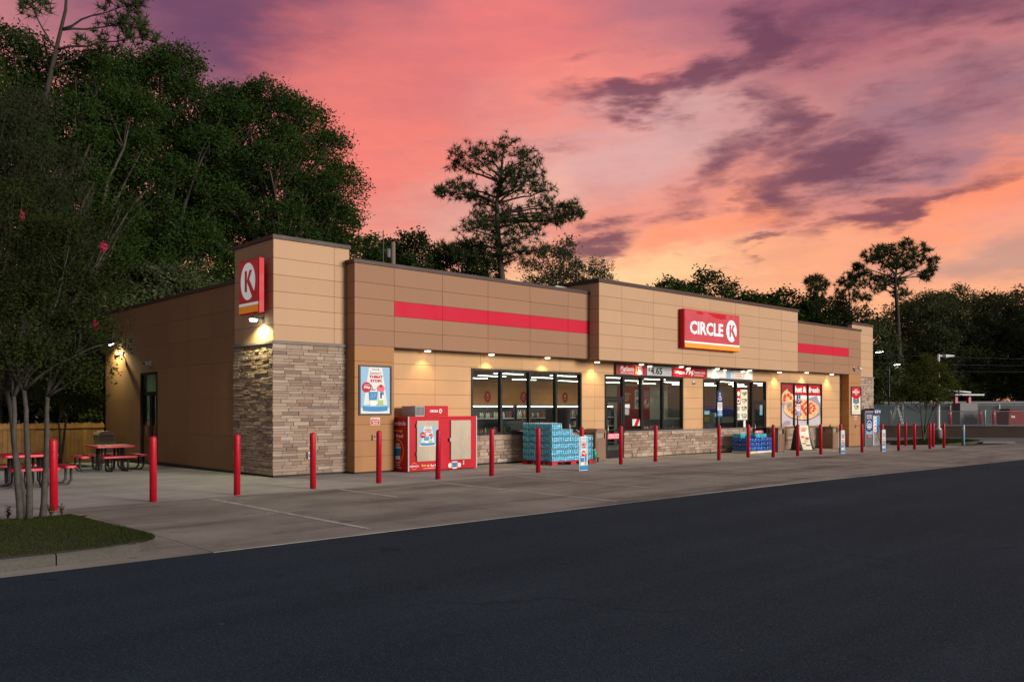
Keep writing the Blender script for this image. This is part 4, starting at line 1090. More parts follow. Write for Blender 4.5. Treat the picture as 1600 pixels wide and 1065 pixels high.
def small_sign(x, y, z, w, h, label):
    t = thing('warning_sign', label, 'sign', (x, y, z))
    MB().box(0, w, -0.006, 0, 0, h, 'white_print').build('plate', t)
    Print(FRONT(0, -0.006, 0), 0.001).rect(.012, w-.012, .012, h-.05, 'sign_red').text('EMERGENCY', .02, w-.02, h-.043, h-.012, 'sign_red', .02).text('SHUT-OFF', .04, w-.04, h*.42, h*.62, 'white_print', .03).text('SWITCH', .07, w-.07, h*.14, h*.34, 'white_print', .03).build('lettering', t)
small_sign(2.70, FY, 1.33, .30, .20, 'small red emergency sign below the left drinks poster')
small_sign(32.05, FY, 1.20, .32, .20, 'small red emergency sign below the right price poster')
def switch_box(x, y, z, label):
    t = thing('switch_box', label, 'switch', (x, y, z)); MB().box(-.06, .06, -.05, 0, -.08, .08, 'bin_tan').build('housing', t, bevel=.01)
    MB().lathe([(.03, 0), (.03, .02)], 'sign_red', 12, (0, 0, 0)).build('button', t).matrix_local = Matrix.Translation((0, -.05, .02)) @ Matrix.Rotation(R(90), 4, 'X')
switch_box(2.80, FY, 0.98, 'tan emergency switch box on the left pier')
switch_box(32.2, FY, 0.85, 'tan emergency switch box on the right pier')
t = thing('outlet_box', 'small grey outlet box on the stone tower', 'outlet', (1.0, -0.03, 0.53)); MB().box(-.05, .05, -.07, 0.02, -.09, .09, 'steel').build('cover', t, bevel=.01); MB().box(-.035, .035, -.078, -.071, -.06, .06, 'mid_grey').build('lid', t)

# banner strip over the entrance windows
t = thing('price_banner', 'long red and white price banner over the entrance windows', 'banner', (13.59, -0.10, 3.03))
MB().box(0, 9.27, 0.0, 0.10, 0, .40, 'dark_grey').build('backing_board', t)
p = Print(FRONT(0, -0.001, 0), 0.0015)
p.rect(0.02, 1.77, .02, .38, 'sign_red').rect(0.02, .22, .02, .38, 'maroon_print').rect(1.58, 1.77, .02, .38, 'maroon_print').text('Marlboro', .24, 1.02, .13, .34, 'white_print', .02).text('SPECIAL SELECT', .24, 1.02, .04, .10, 'white_print', .01).rect(1.12, 1.16, .05, .35, 'yellow_print').text('GREAT', 1.22, 1.5, .26, .34, 'white_print', .02).text('VALUE', 1.22, 1.5, .16, .24, 'white_print', .02).rect(1.22, 1.5, .05, .13, 'white_print')
p.rect(1.79, 3.34, .02, .38, 'pale_grey').text('$', 1.86, 1.98, .17, .33, 'black_print', .03).text('4.65', 2.0, 2.75, .06, .34, 'black_print', .035).rect(2.86, 3.28, .27, .29, 'grey_print').rect(2.86, 3.28, .21, .23, 'grey_print').rect(2.95, 3.2, .15, .17, 'grey_print').rect(2.86, 3.28, .09, .11, 'grey_print')
p.rect(3.36, 5.72, .02, .38, 'sign_red').text('Any', 3.5, 3.78, .12, .26, 'white_print', .03).text('size', 3.82, 4.2, .12, .26, 'white_print', .03).text('79¢', 4.25, 4.8, .06, .35, 'white_print', .04).text('fountain drink', 4.85, 5.6, .16, .28, 'white_print', .01).rect(4.85, 5.5, .08, .10, 'white_print')
p.rect(5.74, 9.25, .02, .38, 'pale_print').rect(5.8, 6.4, .04, .30, 'white_print').rect(6.5, 7.1, .06, .30, 'white_print').rect(7.2, 7.5, .04, .30, 'sky_print').text('SPECIAL', 6.9, 7.7, .31, .365, 'sign_red', .02).rect(7.75, 9.2, .04, .27, 'white_print').text('EASE STOP', 7.85, 9.0, .07, .20, 'orange_print', .03).rect(8.0, 8.9, .23, .25, 'orange_print')
p.build('banner_print', t)
for x, wh in ((15.5, 'the black price figures'), (18.0, 'the red part'), (20.6, 'the pale middle part'), (22.0, 'the orange lettering')):
    m_ = thing('banner_light', 'small lit flood lamp over ' + wh + ' of the price banner', 'flood lamp', (x, -0.16, 3.42), group='flood lamps over the price banner')
    MB().box(-.09, .09, -.05, .05, -.02, .035, 'pale_grey').build('housing', m_, bevel=.008); MB().box(-.08, .08, -.04, .04, -.03, -.021, 'soffit_glow').build('lens', m_)

# pizza picture filling the right hand window (printed film on the inside of the panes)
t = wins[3]
p = Print(FRONT(25.49, 0.047, 0.84), 0.0006)
w, h = 3.97, 2.15
p.rect(.07, w-.07, .07, h-.07, 'lilac_print').rect(.07, w-.07, 1.62, h-.07, 'maroon_print').rect(1.29, w-.07, 1.55, h-.07, 'sign_red').rect(1.29, w-.07, 1.0, 1.56, 'white_print')
p.poly([(1.6, 1.25), (3.5, 1.56), (3.88, 1.15), (3.88, .6), (2.2, .3)], 'mauve_print').poly([(.1, 1.22), (.62, 1.16), (1.15, .75), (.9, .62), (.3, .9)], 'mauve_print')
p.ell(.55, .18, .42, .16, 'mauve_print', 24, .2).poly([(.07, .07), (w-.07, .07), (w-.07, .42), (2.4, .22), (.9, .16)], 'pale_grey')
p.ell(2.05, .86, 1.72, .50, 'black_print', 48, -.02).ell(2.05, .90, 1.72, .50, 'pizza_crust', 48, -.02).ell(2.05, .955, 1.52, .40, 'pizza_cheese', 48, -.02)
p.poly([(.45, 1.12), (.95, 1.30), (1.42, .98), (.8, .78)], 'lilac_print')
rp = random.Random(4)
for ring, cnt in ((.84, 15), (.56, 10), (.26, 5), (0, 1)):
    for i in range(cnt):
        a = 6.283*(i+rp.uniform(-.18, .18))/cnt + ring
        cx, cz = 2.06+1.44*ring*math.cos(a), .955+.37*ring*math.sin(a)
        if cx < 1.30 and cz > .93: continue
        p.ell(cx, cz, .15, .066, 'pepperoni', 14)
p.poly([(.10, 1.52), (.20, 1.40), (.62, 1.80), (1.22, 1.52), (1.20, 1.36), (.62, 1.18), (.14, 1.24)], 'pizza_cheese').poly([(.07, 1.50), (.30, 1.72), (.64, 1.86), (.70, 1.78), (.36, 1.60), (.12, 1.36)], 'pizza_crust')
for cx, cz in ((.42, 1.50), (.72, 1.56), (.95, 1.44), (.36, 1.33)): p.ell(cx, cz, .14, .10, 'pepperoni', 16)
for k in range(5): p.poly([(.60+.10*k, 1.24), (.64+.10*k, 1.24), (.80+.09*k, .82+.02*k), (.75+.09*k, .82)], 'pizza_crust' if k % 2 else 'pizza_cheese')
p.text('hot &', 1.36, 2.42, 1.70, 1.98, 'white_print', .04).text('fresh', 2.64, 3.72, 1.70, 1.98, 'white_print', .04)
p.build('window_film', t)
# price list stuck inside the third window group
p = Print(FRONT(21.82, 0.047, 1.28), 0.0006)
p.rect(0, .88, 0, 1.32, 'cream_print').rect(0, .34, .66, 1.32, 'sign_red').ell(.17, 1.14, .11, .1, 'white_print').ell(.17, .83, .13, .12, 'white_print').ell(.17, .83, .07, .06, 'black_print').rect(.06, .26, .40, .58, 'grey_print').rect(.06, .26, .06, .28, 'grey_print')
for k, s in enumerate(('5.23', '3.79', '7.79', '4.69')): p.text('$', .38, .43, .18+.33*k, .25+.33*k, 'black_print', .03).text(s, .46, .82, .08+.33*k, .27+.33*k, 'black_print', .03).rect(.5, .8, .03+.33*k, .045+.33*k, 'grey_print')
p.rect(.55, .72, -.34, -.02, 'white_print')
p.build('price_list', wins[2])
p = Print(FRONT(14.2, 0.047, 1.62), 0.0006); p.rect(0, .34, .18, .32, 'pale_print').rect(.04, .30, -.08, .15, 'grey_print').build('notice', wins[1])
p = Print(FRONT(14.7, 0.047, 1.12), 0.0006); p.rect(0, .62, 0, .26, 'white_print').poly([(.1, 0), (.3, 0), (.45, .26), (.25, .26)], 'sign_red').rect(.45, .6, .05, .2, 'pink_print').build('notice', wins[1])

# ================================================================== things around the store
# ---- bollards
bproto = thing('bollard', '', 'bollard', (0, 0, 0), group='red bollards along the shop front')
MB().lathe([(.066, -0.05), (.066, 1.19), (.064, 1.215), (.055, 1.238), (.035, 1.252), (.01, 1.258)], 'bollard_red', 24).build('sleeve', bproto)
MB().lathe([(.0685, 1.02), (.0685, 1.035)], 'bollard_red', 24).build('band', bproto)
MB().lathe([(.0685, 1.12), (.0685, 1.13)], 'bollard_red', 24).build('band', bproto)
BOL = [(-6.15, -3.85, 'by the bare trunks at the grassy island'), (-4.37, -3.66, 'standing before the picnic tables on the patio'), (-2.63, -3.55, 'in line with the brown side wall'),
       (-0.80, -3.43, 'before the stone corner tower'), (1.08, -3.23, 'before the framed drinks poster on the pier'), (2.80, -3.32, 'before the left door of the red freezer'),
       (4.48, -3.47, 'beside the right end of the red freezer'), (6.18, -3.51, 'before the stacked blue bottles'), (7.70, -3.74, 'wearing a drinks board beside the bottle pallet'),
       (10.90, -2.55, 'before the left glass entrance door'), (12.98, -2.35, 'before the middle of the entrance windows'), (15.60, -3.16, 'carrying an accessible parking sign by the blue water packs'),
       (18.2, -2.75, 'directly before the blue water packs'), (19.05, -3.32, 'before the brown bin by the right entrance'), (20.76, -3.40, 'carrying an accessible parking sign before the pizza window'),
       (22.80, -3.33, 'between the curved floor sign and a brown bin'), (24.36, -3.44, 'wearing a drinks board before the right pier'), (26.1, -3.56, 'before the right brown pier'),
       (27.80, -3.69, 'wearing a drinks board before the air machine'), (29.2, -3.85, 'right of the air machine'), (35.93, -1.43, 'behind the front row beside the far island'),
       (31.25, -3.75, 'before the grass of the far island'), (32.7, -3.9, 'before the far island tree'), (35.36, -3.06, 'behind the front row by the white light pole'), (34.55, -3.88, 'last of the row by the white light pole')]
bol = []
for k, (x, y, where) in enumerate(BOL):
    o = bproto if k == 0 else copy_tree(bproto)
    o.location = (x, y, gz(x, y)); o.rotation_euler = (R(random.uniform(-.7, .7)), R(random.uniform(-.7, .7)), 0.7*k); o['label'] = 'red bollard ' + where; bol.append(o)
for k, (x, y, px) in enumerate(((40.85, -2.62, 'pale blue bollard at the end of the far island'), (55.0, -2.0, 'pale blue bollard by the far chain link fence'))):
    t = thing('bollard', px, 'bollard', (x, y, gz(x, y)))
    MB().lathe([(.085, -0.05), (.085, 1.05), (.08, 1.09), (.05, 1.12), (.01, 1.13)], 'pastel_blue', 20).build('sleeve', t)
    MB().lathe([(.087, .9), (.087, .93)], 'white_paint', 20).build('band', t)

def parking_sign(b, where):
    x, y, z = b.location
    t = thing('parking_sign', 'blue accessible parking sign on a grey post ' + where, 'sign', (x, y, z+1.25))
    MB().tube([(0, 0, -0.03), (0, 0, 1.22)], .028, 'steel', 12).build('post', t)
    MB().box(-.15, .15, -.045, -.035, .80, 1.22, 'deep_blue').build('plate', t); MB().box(-.145, .145, -.045, -.035, .53, .795, 'white_print').build('plate', t); MB().box(-.15, .15, -.045, -.035, .32, .525, 'blue_print').build('plate', t)
    p = Print(FRONT(0, -.0452, 0), .001); p.ell(0.0, 1.13, .028, .032, 'white_print').poly([(-.02, 1.09), (.015, 1.09), (.02, 1.0), (-.015, 1.0)], 'white_print').poly([(-.0, 1.02), (.07, 1.02), (.07, 1.0), (0, 1.0)], 'white_print').poly([(.05, 1.0), (.07, 1.01), (.10, .92), (.08, .91)], 'white_print').ring(-.005, .96, .055, .075, 'white_print')
    p.rect(-.145, .145, .80, .815, 'white_print').text('RESERVED', -.12, .12, .72, .76, 'blue_print', .03).text('PARKING', -.11, .11, .65, .69, 'blue_print', .03).text('ONLY', -.06, .06, .58, .62, 'blue_print', .03).text('VAN', -.10, .10, .44, .50, 'white_print', .03).text('ACCESSIBLE', -.13, .13, .36, .41, 'white_print', .02)
    p.build('lettering', t)
parking_sign(bol[11], 'by the blue water packs')
parking_sign(bol[14], 'before the pizza window')

def drinks_board(b, where, rz=0.0):
    x, y, z = b.location
    t = thing('drinks_board', 'light blue drinks advert board hung on the red bollard ' + where, 'advert board', (x, y, z+0.005), rz)
    w, h = .36, .98
    MB().prism([(-w/2, 0), (w/2, 0), (w/2, h-.03), (w/2-.03, h), (-w/2+.03, h), (-w/2, h-.03)], FRONT(0, -0.075, 0), 0, .012, 'white_print').build('board', t)
    MB().tube([(-.1, -.08, .9), (-.085, 0, .92), (-.06, .075, .92), (.06, .075, .92), (.085, 0, .92), (.1, -.08, .9)], .006, 'white_print', 6).build('strap', t)
    p = Print(FRONT(-w/2+.015, -0.0875, .015), .0008); W_, H_ = w-.03, h-.03
    p.rect(0, W_, 0, H_, 'sky_print').poly([(.06, H_), (W_-.06, H_), (W_-.02, .12), (.02, .12)], 'pale_print').text('CIRCLE', .1, .24, .885, .915, 'maroon_print').text("Summer's", .08, .26, .79, .84, 'sign_red', .0).text('THIRST', .06, W_-.06, .70, .77, 'sign_red', .05).text('STOP!', .08, W_-.08, .62, .69, 'sign_red', .05)
    p.ell(.16, .47, .085, .09, 'sign_red').text('79¢', .10, .22, .44, .51, 'white_print', .05).ell(.25, .42, .06, .05, 'pink_print').rect(.21, .285, .20, .40, 'sky_print').rect(.235, .27, .24, .4, 'deep_blue').rect(.215, .28, .14, .22, 'green_print')
    p.rect(.03, .18, .395, .415, 'black_print').poly([(.03, .39), (.18, .39), (.165, .16), (.045, .16)], 'white_print').poly([(.03, .36), (.18, .36), (.17, .23), (.04, .23)], 'blue_print').rect(0, W_, 0, .13, 'blue_print')
    p.build('board_print', t)
drinks_board(bol[8], 'by the bottle pallet'); drinks_board(bol[16], 'before the right pier'); drinks_board(bol[18], 'before the air machine')

# ---- ice freezer
t = thing('ice_freezer', 'red outdoor ice freezer with two tan doors by the store wall', 'freezer', (3.56, -1.0, 0.0))
MB().box(0, 2.50, 0, .92, 0.02, 1.54, 'sign_red').build('cabinet', t, bevel=.012)
MB().box(0.05, 2.45, 0.05, .87, -0.02, 0.02, 'black_base').build('base', t)
MB().box(-.012, .022, -.012, .022, .02, 1.56, 'pale_grey').build('corner_trim', t); MB().box(2.478, 2.512, -.012, .022, .02, 1.56, 'pale_grey').build('corner_trim', t)
MB().box(.022, 2.478, -.014, .0, 1.50, 1.56, 'sign_red').build('top_trim', t, bevel=.005)
def fdoor(x0, x1, hinge_left, poster):
    d = MB().box(x0, x1, -.05, -.001, .29, 1.44, 'freezer_door').build('door', t, bevel=.008)
    for z in (.45, 1.25):
        hx = x0-.035 if hinge_left else x1
        MB().box(hx, hx+.035, -.045, -.002, z, z+.10, 'dark_grey').build('hinge', d)
    lx = x1-.01 if hinge_left else x0-.06
    MB().box(lx, lx+.07, -.075, -.051, .83, .93, 'steel').build('latch', d)
    MB().box((x0+x1)/2-.002, (x0+x1)/2+.002, -.0515, -.0502, .31, 1.42, 'bin_tan').build('panel_seam', d)
    if poster: drink_poster(Print(FRONT(x0+.08, -.0505, .72), .0005), .58, .56).build('poster_print', d)
fdoor(.27, 1.03, True, True); fdoor(1.49, 2.24, False, False)
hd = MB().box(.66, 1.50, .10, .80, 1.562, 1.86, 'sign_red').build('compressor_housing', t, bevel=.008)
MB().box(.33, .655, .12, .78, 1.562, 1.85, 'pale_grey').build('vent_box', hd)
for k in range(7): MB().box(.345+.044*k, .365+.044*k, .108, .119, 1.585, 1.83, 'dark_grey').build('vent_slat', hd)
Print(FRONT(.66, .099, 1.56), .001).text('CIRCLE', .17, .46, .115, .185, 'white_print', .05).k_logo(.56, .15, .065, 'white_print', 'sign_red').build('lettering', hd)
p = Print(FRONT(0, -.0015, 0), .0008)
p.ring(.20, .165, .085, .10, 'orange_print').rect(.03, .37, .125, .205, 'sign_red').text('INNERCIRCLE', .05, .36, .14, .185, 'white_print', .03).build('club_logo', t)
Print(FRONT(0, -.0015, 0), .0008).text('Sign up', .46, .74, .12, .205, 'yellow_print', .03).text('for free!', .78, 1.12, .12, .20, 'white_print', .03).rect(.52, 1.0, .08, .088, 'white_print').build('lettering', t)
Print(FRONT(0, -.0015, 0), .0008).rect(1.98, 2.02, .14, .18, 'white_print').rect(1.98, 2.02, .21, .25, 'white_print').build('small_marks', t)
p = Print(FRONT(0, -.0015, 0), .0008)
p.ell(1.66, .13, .19, .11, 'orange_print').poly([(1.56, .24), (1.76, .24), (1.73, .03), (1.59, .03)], 'white_print').poly([(1.56, .21), (1.76, .21), (1.74, .07), (1.58, .07)], 'blue_print').ell(1.48, .13, .06, .07, 'white_print').ell(1.84, .13, .06, .07, 'white_print').build('cup_picture', t)
p = Print(LEFT(-.0015, .92, 0), .0008)
p.text('innercircle', .04, .80, 1.31, 1.43, 'white_print', .03).text('Sign up', .10, .66, 1.10, 1.20, 'yellow_print', .03).text('for free!', .08, .68, .96, 1.07, 'white_print', .03).ring(.42, .58, .30, .345, 'orange_print', asp=.85).poly([(.27, .70), (.57, .70), (.53, .34), (.31, .34)], 'white_print').poly([(.27, .66), (.57, .66), (.54, .44), (.30, .44)], 'blue_print').ell(.42, .76, .13, .05, 'pale_grey')
p.text('1. DOWNLOAD', .06, .56, .235, .27, 'white_print', .01).text('2. REGISTER', .06, .54, .165, .20, 'white_print', .01).text('3. EARN MORE', .06, .60, .095, .13, 'white_print', .01)
p.build('side_print', t)

# ---- pallet of bottled water
px0, py0, pzb = 8.66, -1.62, gz(9.5, -1)
t = thing('pallet', 'red plastic pallet under the stacked blue bottle cases', 'pallet', (px0, py0, pzb))
PW, PD = 1.96, 1.36
for k in range(6): MB().box(-.03, PW+.03, k*.25-.02, k*.25+.14, .10, .125, 'pallet_red').build('deck_board', t)
for i in range(3):
    for j in range(3): MB().box(i*.87-.02, i*.87+.24, j*.57-.02, j*.57+.22, -.01, .099, 'pallet_red').build('foot', t, bevel=.01)
mb = MB()
cw, cd, ch = .49, .34, .205
for i in range(6):
    for j in range(4):
        c = ((i+.5)*cw/6, (j+.5)*cd/4, 0); r0 = cw/12*.96
        mb.lathe([(r0*.9, .002), (r0, .012), (r0, .055), (r0*.93, .065), (r0, .075), (r0, .13), (r0*.75, .160), (r0*.38, .178)], 'bottle_blue', 8, c)
        mb.lathe([(r0*.42, .179), (r0*.42, .198)], 'cap_white', 8, c, False)
case_me = mb.build('water_case'); first = case_me
n = 0
for lay in range(6):
    for i in range(4):
        for j in range(4):
            top = 6 if i < 1 else 5 if i < 2 else 4
            if i == 1 and j > 1: top = 6
            if lay >= top: continue
            o = first if n == 0 else first.copy()
            if n: COL.objects.link(o)
            n += 1
            o.location = (px0+i*cw+random.uniform(-.006, .006), py0+j*cd+random.uniform(-.006, .006), pzb+.126+lay*ch*.985)
            tag(o, 'case of clear blue water bottles stacked on the red pallet', 'water case', 'cases of bottled water on the pallet')
# pale strap of stretch film hanging over the stack
mb = MB(); x = px0+.80
mb.tube([(x, py0-.01, pzb+1.30), (x+.02, py0-.02, pzb+1.0), (x+.0, py0-.015, pzb+.72)], .012, 'cap_white', 5).tube([(x+.3, py0-.01, pzb+1.12), (x+.72, py0-.02, pzb+.90), (x+1.0, py0-.02, pzb+.8)], .010, 'cap_white', 5)
tag(mb.build('stretch_film'), 'torn white stretch film hanging off the bottle stack', 'plastic film')

# ---- washer fluid jugs
t = thing('low_rack', 'low black rack holding green jugs by the brown bin', 'rack', (10.72, -1.25, gz(11, -1.2)))
MB().box(0, .62, 0, .34, .12, .15, 'black_metal').build('shelf_board', t)
for sx in (.02, .56):
    for sy in (.02, .28): MB().box(sx, sx+.04, sy, sy+.04, -.005, .119, 'black_metal').build('leg', t)
mb = MB().lathe([(.06, 0), (.075, .02), (.075, .17), (.055, .22), (.022, .25)], 'jug_green', 14).lathe([(.026, .251), (.026, .285)], 'cap_white', 12)
mb.tube([(.05, 0, .23), (.085, 0, .21), (.085, 0, .13), (.07, 0, .11)], .012, 'jug_green', 6)
j0 = mb.build('fluid_jug')
for k in range(6):
    o = j0 if k == 0 else j0.copy()
    if k: COL.objects.link(o)
    o.location = (10.82+.19*(k % 3), -1.15+.16*(k//3), gz(11, -1.2)+.15); o.rotation_euler = (0, 0, 1.57)
    tag(o, 'green washer fluid jug on the low black rack', 'jug', 'green jugs on the rack')

# ---- litter bins
def litter_bin(x, y, label, m1='bin_brown', dome=True, s=.56, h=1.12):
    t = thing('litter_bin', label, 'bin', (x, y, gz(x, y)-.003)); a = s/2
    MB().box(-a, a, -a, a, 0, h*.70, m1).build('body', t, bevel=.025)
    MB().box(-a*.75, a*.75, -a-.014, -a-.001, .08, h*.62, m1).build('door', t, bevel=.006)
    MB().box(-a-.014, -a-.001, -a*.75, a*.75, .08, h*.62, m1).build('side_panel', t, bevel=.006)
    for sx in (-1, 1):
        for sy in (-1, 1): MB().box(sx*a*.98-(.06 if sx > 0 else 0), sx*a*.98+(.06 if sx < 0 else 0), sy*a*.98-(.06 if sy > 0 else 0), sy*a*.98+(.06 if sy < 0 else 0), h*.70+.001, h*.88, m1).build('post', t)
    MB().box(-a*.7, a*.7, -a*.7, a*.7, h*.7+.001, h*.87, 'bin_tan').build('inner_liner', t)
    if dome:
        vs = []; fs = []; N = 8
        for i in range(N+1):
            u = -a*1.04 + 2.08*a*i/N; z = h*.88 + h*.12*math.sqrt(max(0, 1-(abs(u)/(a*1.04))**3))
            vs += [(u, -a*1.04, z), (u, a*1.04, z), (u, -a*1.04, h*.875), (u, a*1.04, h*.875)]
        for i in range(N):
            q = 4*i; fs += [(q, q+4, q+5, q+1), (q, q+2, q+6, q+4), (q+1, q+5, q+7, q+3)]
        MB().add(vs, fs, m1).build('hood', t)
    else: MB().box(-a*1.05, a*1.05, -a*1.05, a*1.05, h*.88, h*.96, m1).build('hood', t, bevel=.03)
    return t
litter_bin(11.95, -.50, 'brown hooded litter bin left of the entrance door')
litter_bin(23.25, -1.02, 'brown litter bin just right of the blue water packs', 'bin_brown', False)
litter_bin(24.35, -.38, 'tan brown litter bin under the left edge of the pizza window', 'bin_tan', False)
litter_bin(29.2, -.55, 'brown litter bin right of the pizza window', 'bin_brown', False)
litter_bin(29.95, -.38, 'tan litter bin beside the dark brown one by the right pier', 'bin_tan', False, .45)
litter_bin(-.62, 11.4, 'tan litter bin by the wooden fence and side wall', 'bin_tan', True)
t = thing('ash_tray', 'small dark ash tray on top of the brown bin by the pizza window', 'ash tray', (29.2, -.55, gz(29.2, -.5)+1.075)); MB().lathe([(.07, 0), (.07, .03)], 'dark_grey', 14).build('dish', t); MB().tube([(-.02, 0, .03), (.03, 0, .12), (.07, .02, .13)], .018, 'dark_grey', 8).build('butt_tube', t)

# ---- blue water packs
t = thing('display_tray', 'low white display tray under the blue water packs', 'tray', (20.75, -1.25, gz(21, -1)))
MB().box(0, 1.85, 0, .85, .0, .10, 'pale_grey').build('tray', t, bevel=.01); MB().box(.05, .5, -.012, -.001, .02, .08, 'yellow_print').box(.6, 1.8, -.012, -.001, .02, .08, 'cream_print').build('price_strip', t)
def pack(mat):
    mb = MB(); nx, ny, nz = 8, 4, 4; vs = []; idx = {}
    w, d, h = .44, .40, .185
    def P(u, v, q):
        e = lambda a: 1-abs(2*a-1)**5
        x = (u-.5)*w*(.94+.06*e(q)); y = (v-.5)*d*(.94+.06*e(q)); z = q*h - .012*(1-e(u)*e(v))*(1 if q > .5 else -1) + .006*math.sin(u*nx*math.pi)*(q > .9)
        return (x, y, z)
    fs = []
    def face(fn, a, b):
        o = len(vs)
        for j in range(b+1):
            for i in range(a+1): vs.append(fn(i/a, j/b))
        for j in range(b):
            for i in range(a): fs.append((o+j*(a+1)+i, o+j*(a+1)+i+1, o+(j+1)*(a+1)+i+1, o+(j+1)*(a+1)+i))
    face(lambda u, q: P(u, 0, q), nx, nz); face(lambda u, q: P(1-u, 1, q), nx, nz); face(lambda u, q: P(0, 1-u, q), ny, nz); face(lambda u, q: P(1, u, q), ny, nz); face(lambda u, v: P(u, v, 1), nx, ny); face(lambda u, v: P(u, 1-v, 0), nx, ny)
    return mb.add(vs, fs, mat, True).build('water_pack')
pb, pc = pack('wrap_blue'), pack('wrap_cyan'); nb = nc = 0
for lay in range(4):
    for i in range(4):
        for j in range(2):
            if lay == 3 and (i == 3 or j == 0 and i == 0): continue
            if lay == 2 and i == 3 and j == 1: continue
            src = pc if lay == 3 else pb
            cnt = nc if lay == 3 else nb
            o = src if cnt == 0 else src.copy()
            if cnt: COL.objects.link(o)
            if lay == 3: nc += 1
            else: nb += 1
            o.location = (21.0+.455*i+random.uniform(-.01, .01), -1.02+.41*j, gz(21, -1)+.10+.18*lay); o.rotation_euler = (random.uniform(-.04, .04), random.uniform(-.05, .05), random.uniform(-.12, .12))
            if lay == 3: tag(o, 'pale cyan shrink wrapped water pack on top of the pile', 'water pack', 'cyan packs on top of the pile')
            else: tag(o, 'dark blue shrink wrapped water pack in the pile', 'water pack', 'blue water packs in the pile')

# ---- curved floor sign
t = thing('floor_sign', 'black floor sign with curved cream pizza poster before the stone wall', 'sign', (26.0, -.85, gz(26, -.9)), R(-24))
vs = []; N = 10; prof = []
for i in range(N+1):
    q = i/N; prof.append((-.30*(1-q)**2.2 - .02, 1.12*q + .03))
w = .36
for s_, (m_, ww, off) in (('frame', ('black_plastic', .36, 0.0)), ('poster', ('cream_print', .25, -.006))):
    vs = []; fs = []
    for y, z in prof: vs += [(-ww, y+off, z), (ww, y+off, z), (-ww, y+off+(.05 if off == 0 else .004), z), (ww, y+off+(.05 if off == 0 else .004), z)]
    for i in range(N):
        a = 4*i; fs += [(a, a+1, a+5, a+4), (a+2, a+6, a+7, a+3), (a, a+4, a+6, a+2), (a+1, a+3, a+7, a+5)]
    fs += [(0, 2, 3, 1), (4*N, 4*N+1, 4*N+3, 4*N+2)]
    MB().add(vs, fs, m_).build('curved_panel' if s_ == 'frame' else 'poster_sheet', t)
def on_curve(q): return (-.30*(1-q)**2.2 - .03, 1.12*q+.03)
mb = MB()
for cx, q, ru, rv, m_ in ((0, .86, .18, .05, 'orange_print'), (-.02, .78, .16, .03, 'sign_red'), (-.1, .52, .10, .06, 'pepperoni'), (.12, .46, .11, .06, 'sign_red'), (.05, .36, .12, .05, 'green_print'), (-.08, .26, .12, .05, 'orange_print'), (.1, .18, .14, .03, 'black_print')):
    y, z = on_curve(q); y1, z1 = on_curve(min(1, q+.04)); dy, dz = (y1-y)/math.hypot(y1-y, z1-z), (z1-z)/math.hypot(y1-y, z1-z)
    mb.add([(cx+ru*math.cos(a), y-.004+dy*rv*math.sin(a), z+dz*rv*math.sin(a)) for a in [2*math.pi*i/14 for i in range(14)]], [tuple(range(14))], m_)
mb.build('poster_print', t)
MB().box(-.45, .45, -.42, .42, 0, .035, 'black_plastic').build('base', t, bevel=.012)
MB().prism([(-.36, .02), (.40, .02), (.10, 1.12), (-.02, 1.14), (-.06, .6)], Frame((-.39, 0, 0), (0, 1, 0), (0, 0, 1)), -.02, .02, 'black_plastic').build('side_board', t)
MB().tube([(-.2, .38, .03), (-.2, .05, 1.0)], .02, 'dark_grey').tube([(.2, .38, .03), (.2, .05, 1.0)], .02, 'dark_grey').build('strut', t)

# ---- machines by the right tower
t = thing('vending_cabinet', 'dark grey cabinet with blue poster against the right stone tower', 'cabinet', (32.84, -.62, gz(33, -.5)))
MB().box(0, .98, 0, .52, 0, 1.84, 'dark_grey').build('cabinet', t, bevel=.012)
MB().box(0.0, .98, -.02, -.001, 1.78, 1.86, 'mid_grey').build('top_rail', t)
p = Print(FRONT(.14, -.001, .62), .001); p.rect(0, .74, 0, 1.1, 'deep_blue').text('ICE COLD', .08, .66, .93, 1.02, 'white_print', .02).text('REFILL WATER', .08, .66, .82, .90, 'white_print', .01).ring(.37, .5, .20, .23, 'white_print', asp=1.3).ell(.37, .48, .22, .12, 'sky_print').poly([(0, 0), (.74, 0), (.74, .22), (.37, .12), (0, .2)], 'pastel_blue').rect(.12, .62, .36, .39, 'white_print'); p.build('poster_print', t)
MB().box(.3, .7, -.03, -.002, .48, .56, 'pink_print').build('coin_plate', t)
t = thing('air_machine', 'silver tyre air machine with blue header beside the stone tower', 'air machine', (33.87, -.62, gz(34, -.6)))
MB().box(0, .74, 0, .45, 0, 1.62, 'steel').build('cabinet', t, bevel=.015); MB().box(-.04, .78, -.05, .47, 1.66, 1.97, 'deep_blue').build('header', t, bevel=.012); MB().box(.1, .64, .1, .4, 1.621, 1.659, 'dark_grey').build('neck', t)
p = Print(FRONT(0, -.001, 0), .001); p.rect(.05, .69, .75, 1.55, 'blue_print').rect(.05, .34, .75, 1.55, 'white_print')
for k in range(4): p.ell(.19, .85+.19*k, .09, .07, 'pink_print' if k < 2 else 'sky_print')
p.poly([(.34, 1.2), (.34, .9), (.6, .8)], 'deep_blue').build('panel_print', t)
Print(FRONT(-.04, -.051, 1.66), .001).text('AIR', .06, .28, .08, .23, 'white_print', .03).rect(.36, .44, .08, .24, 'white_print').text('FREE', .50, .76, .10, .21, 'white_print', .02).build('lettering', t)
MB().tube([(.60, -.02, 1.1), (.66, -.12, .8), (.60, -.14, .4), (.45, -.12, .3), (.35, -.08, .5), (.4, -.03, .8)], .014, 'black_plastic', 8).build('air_hose', t)

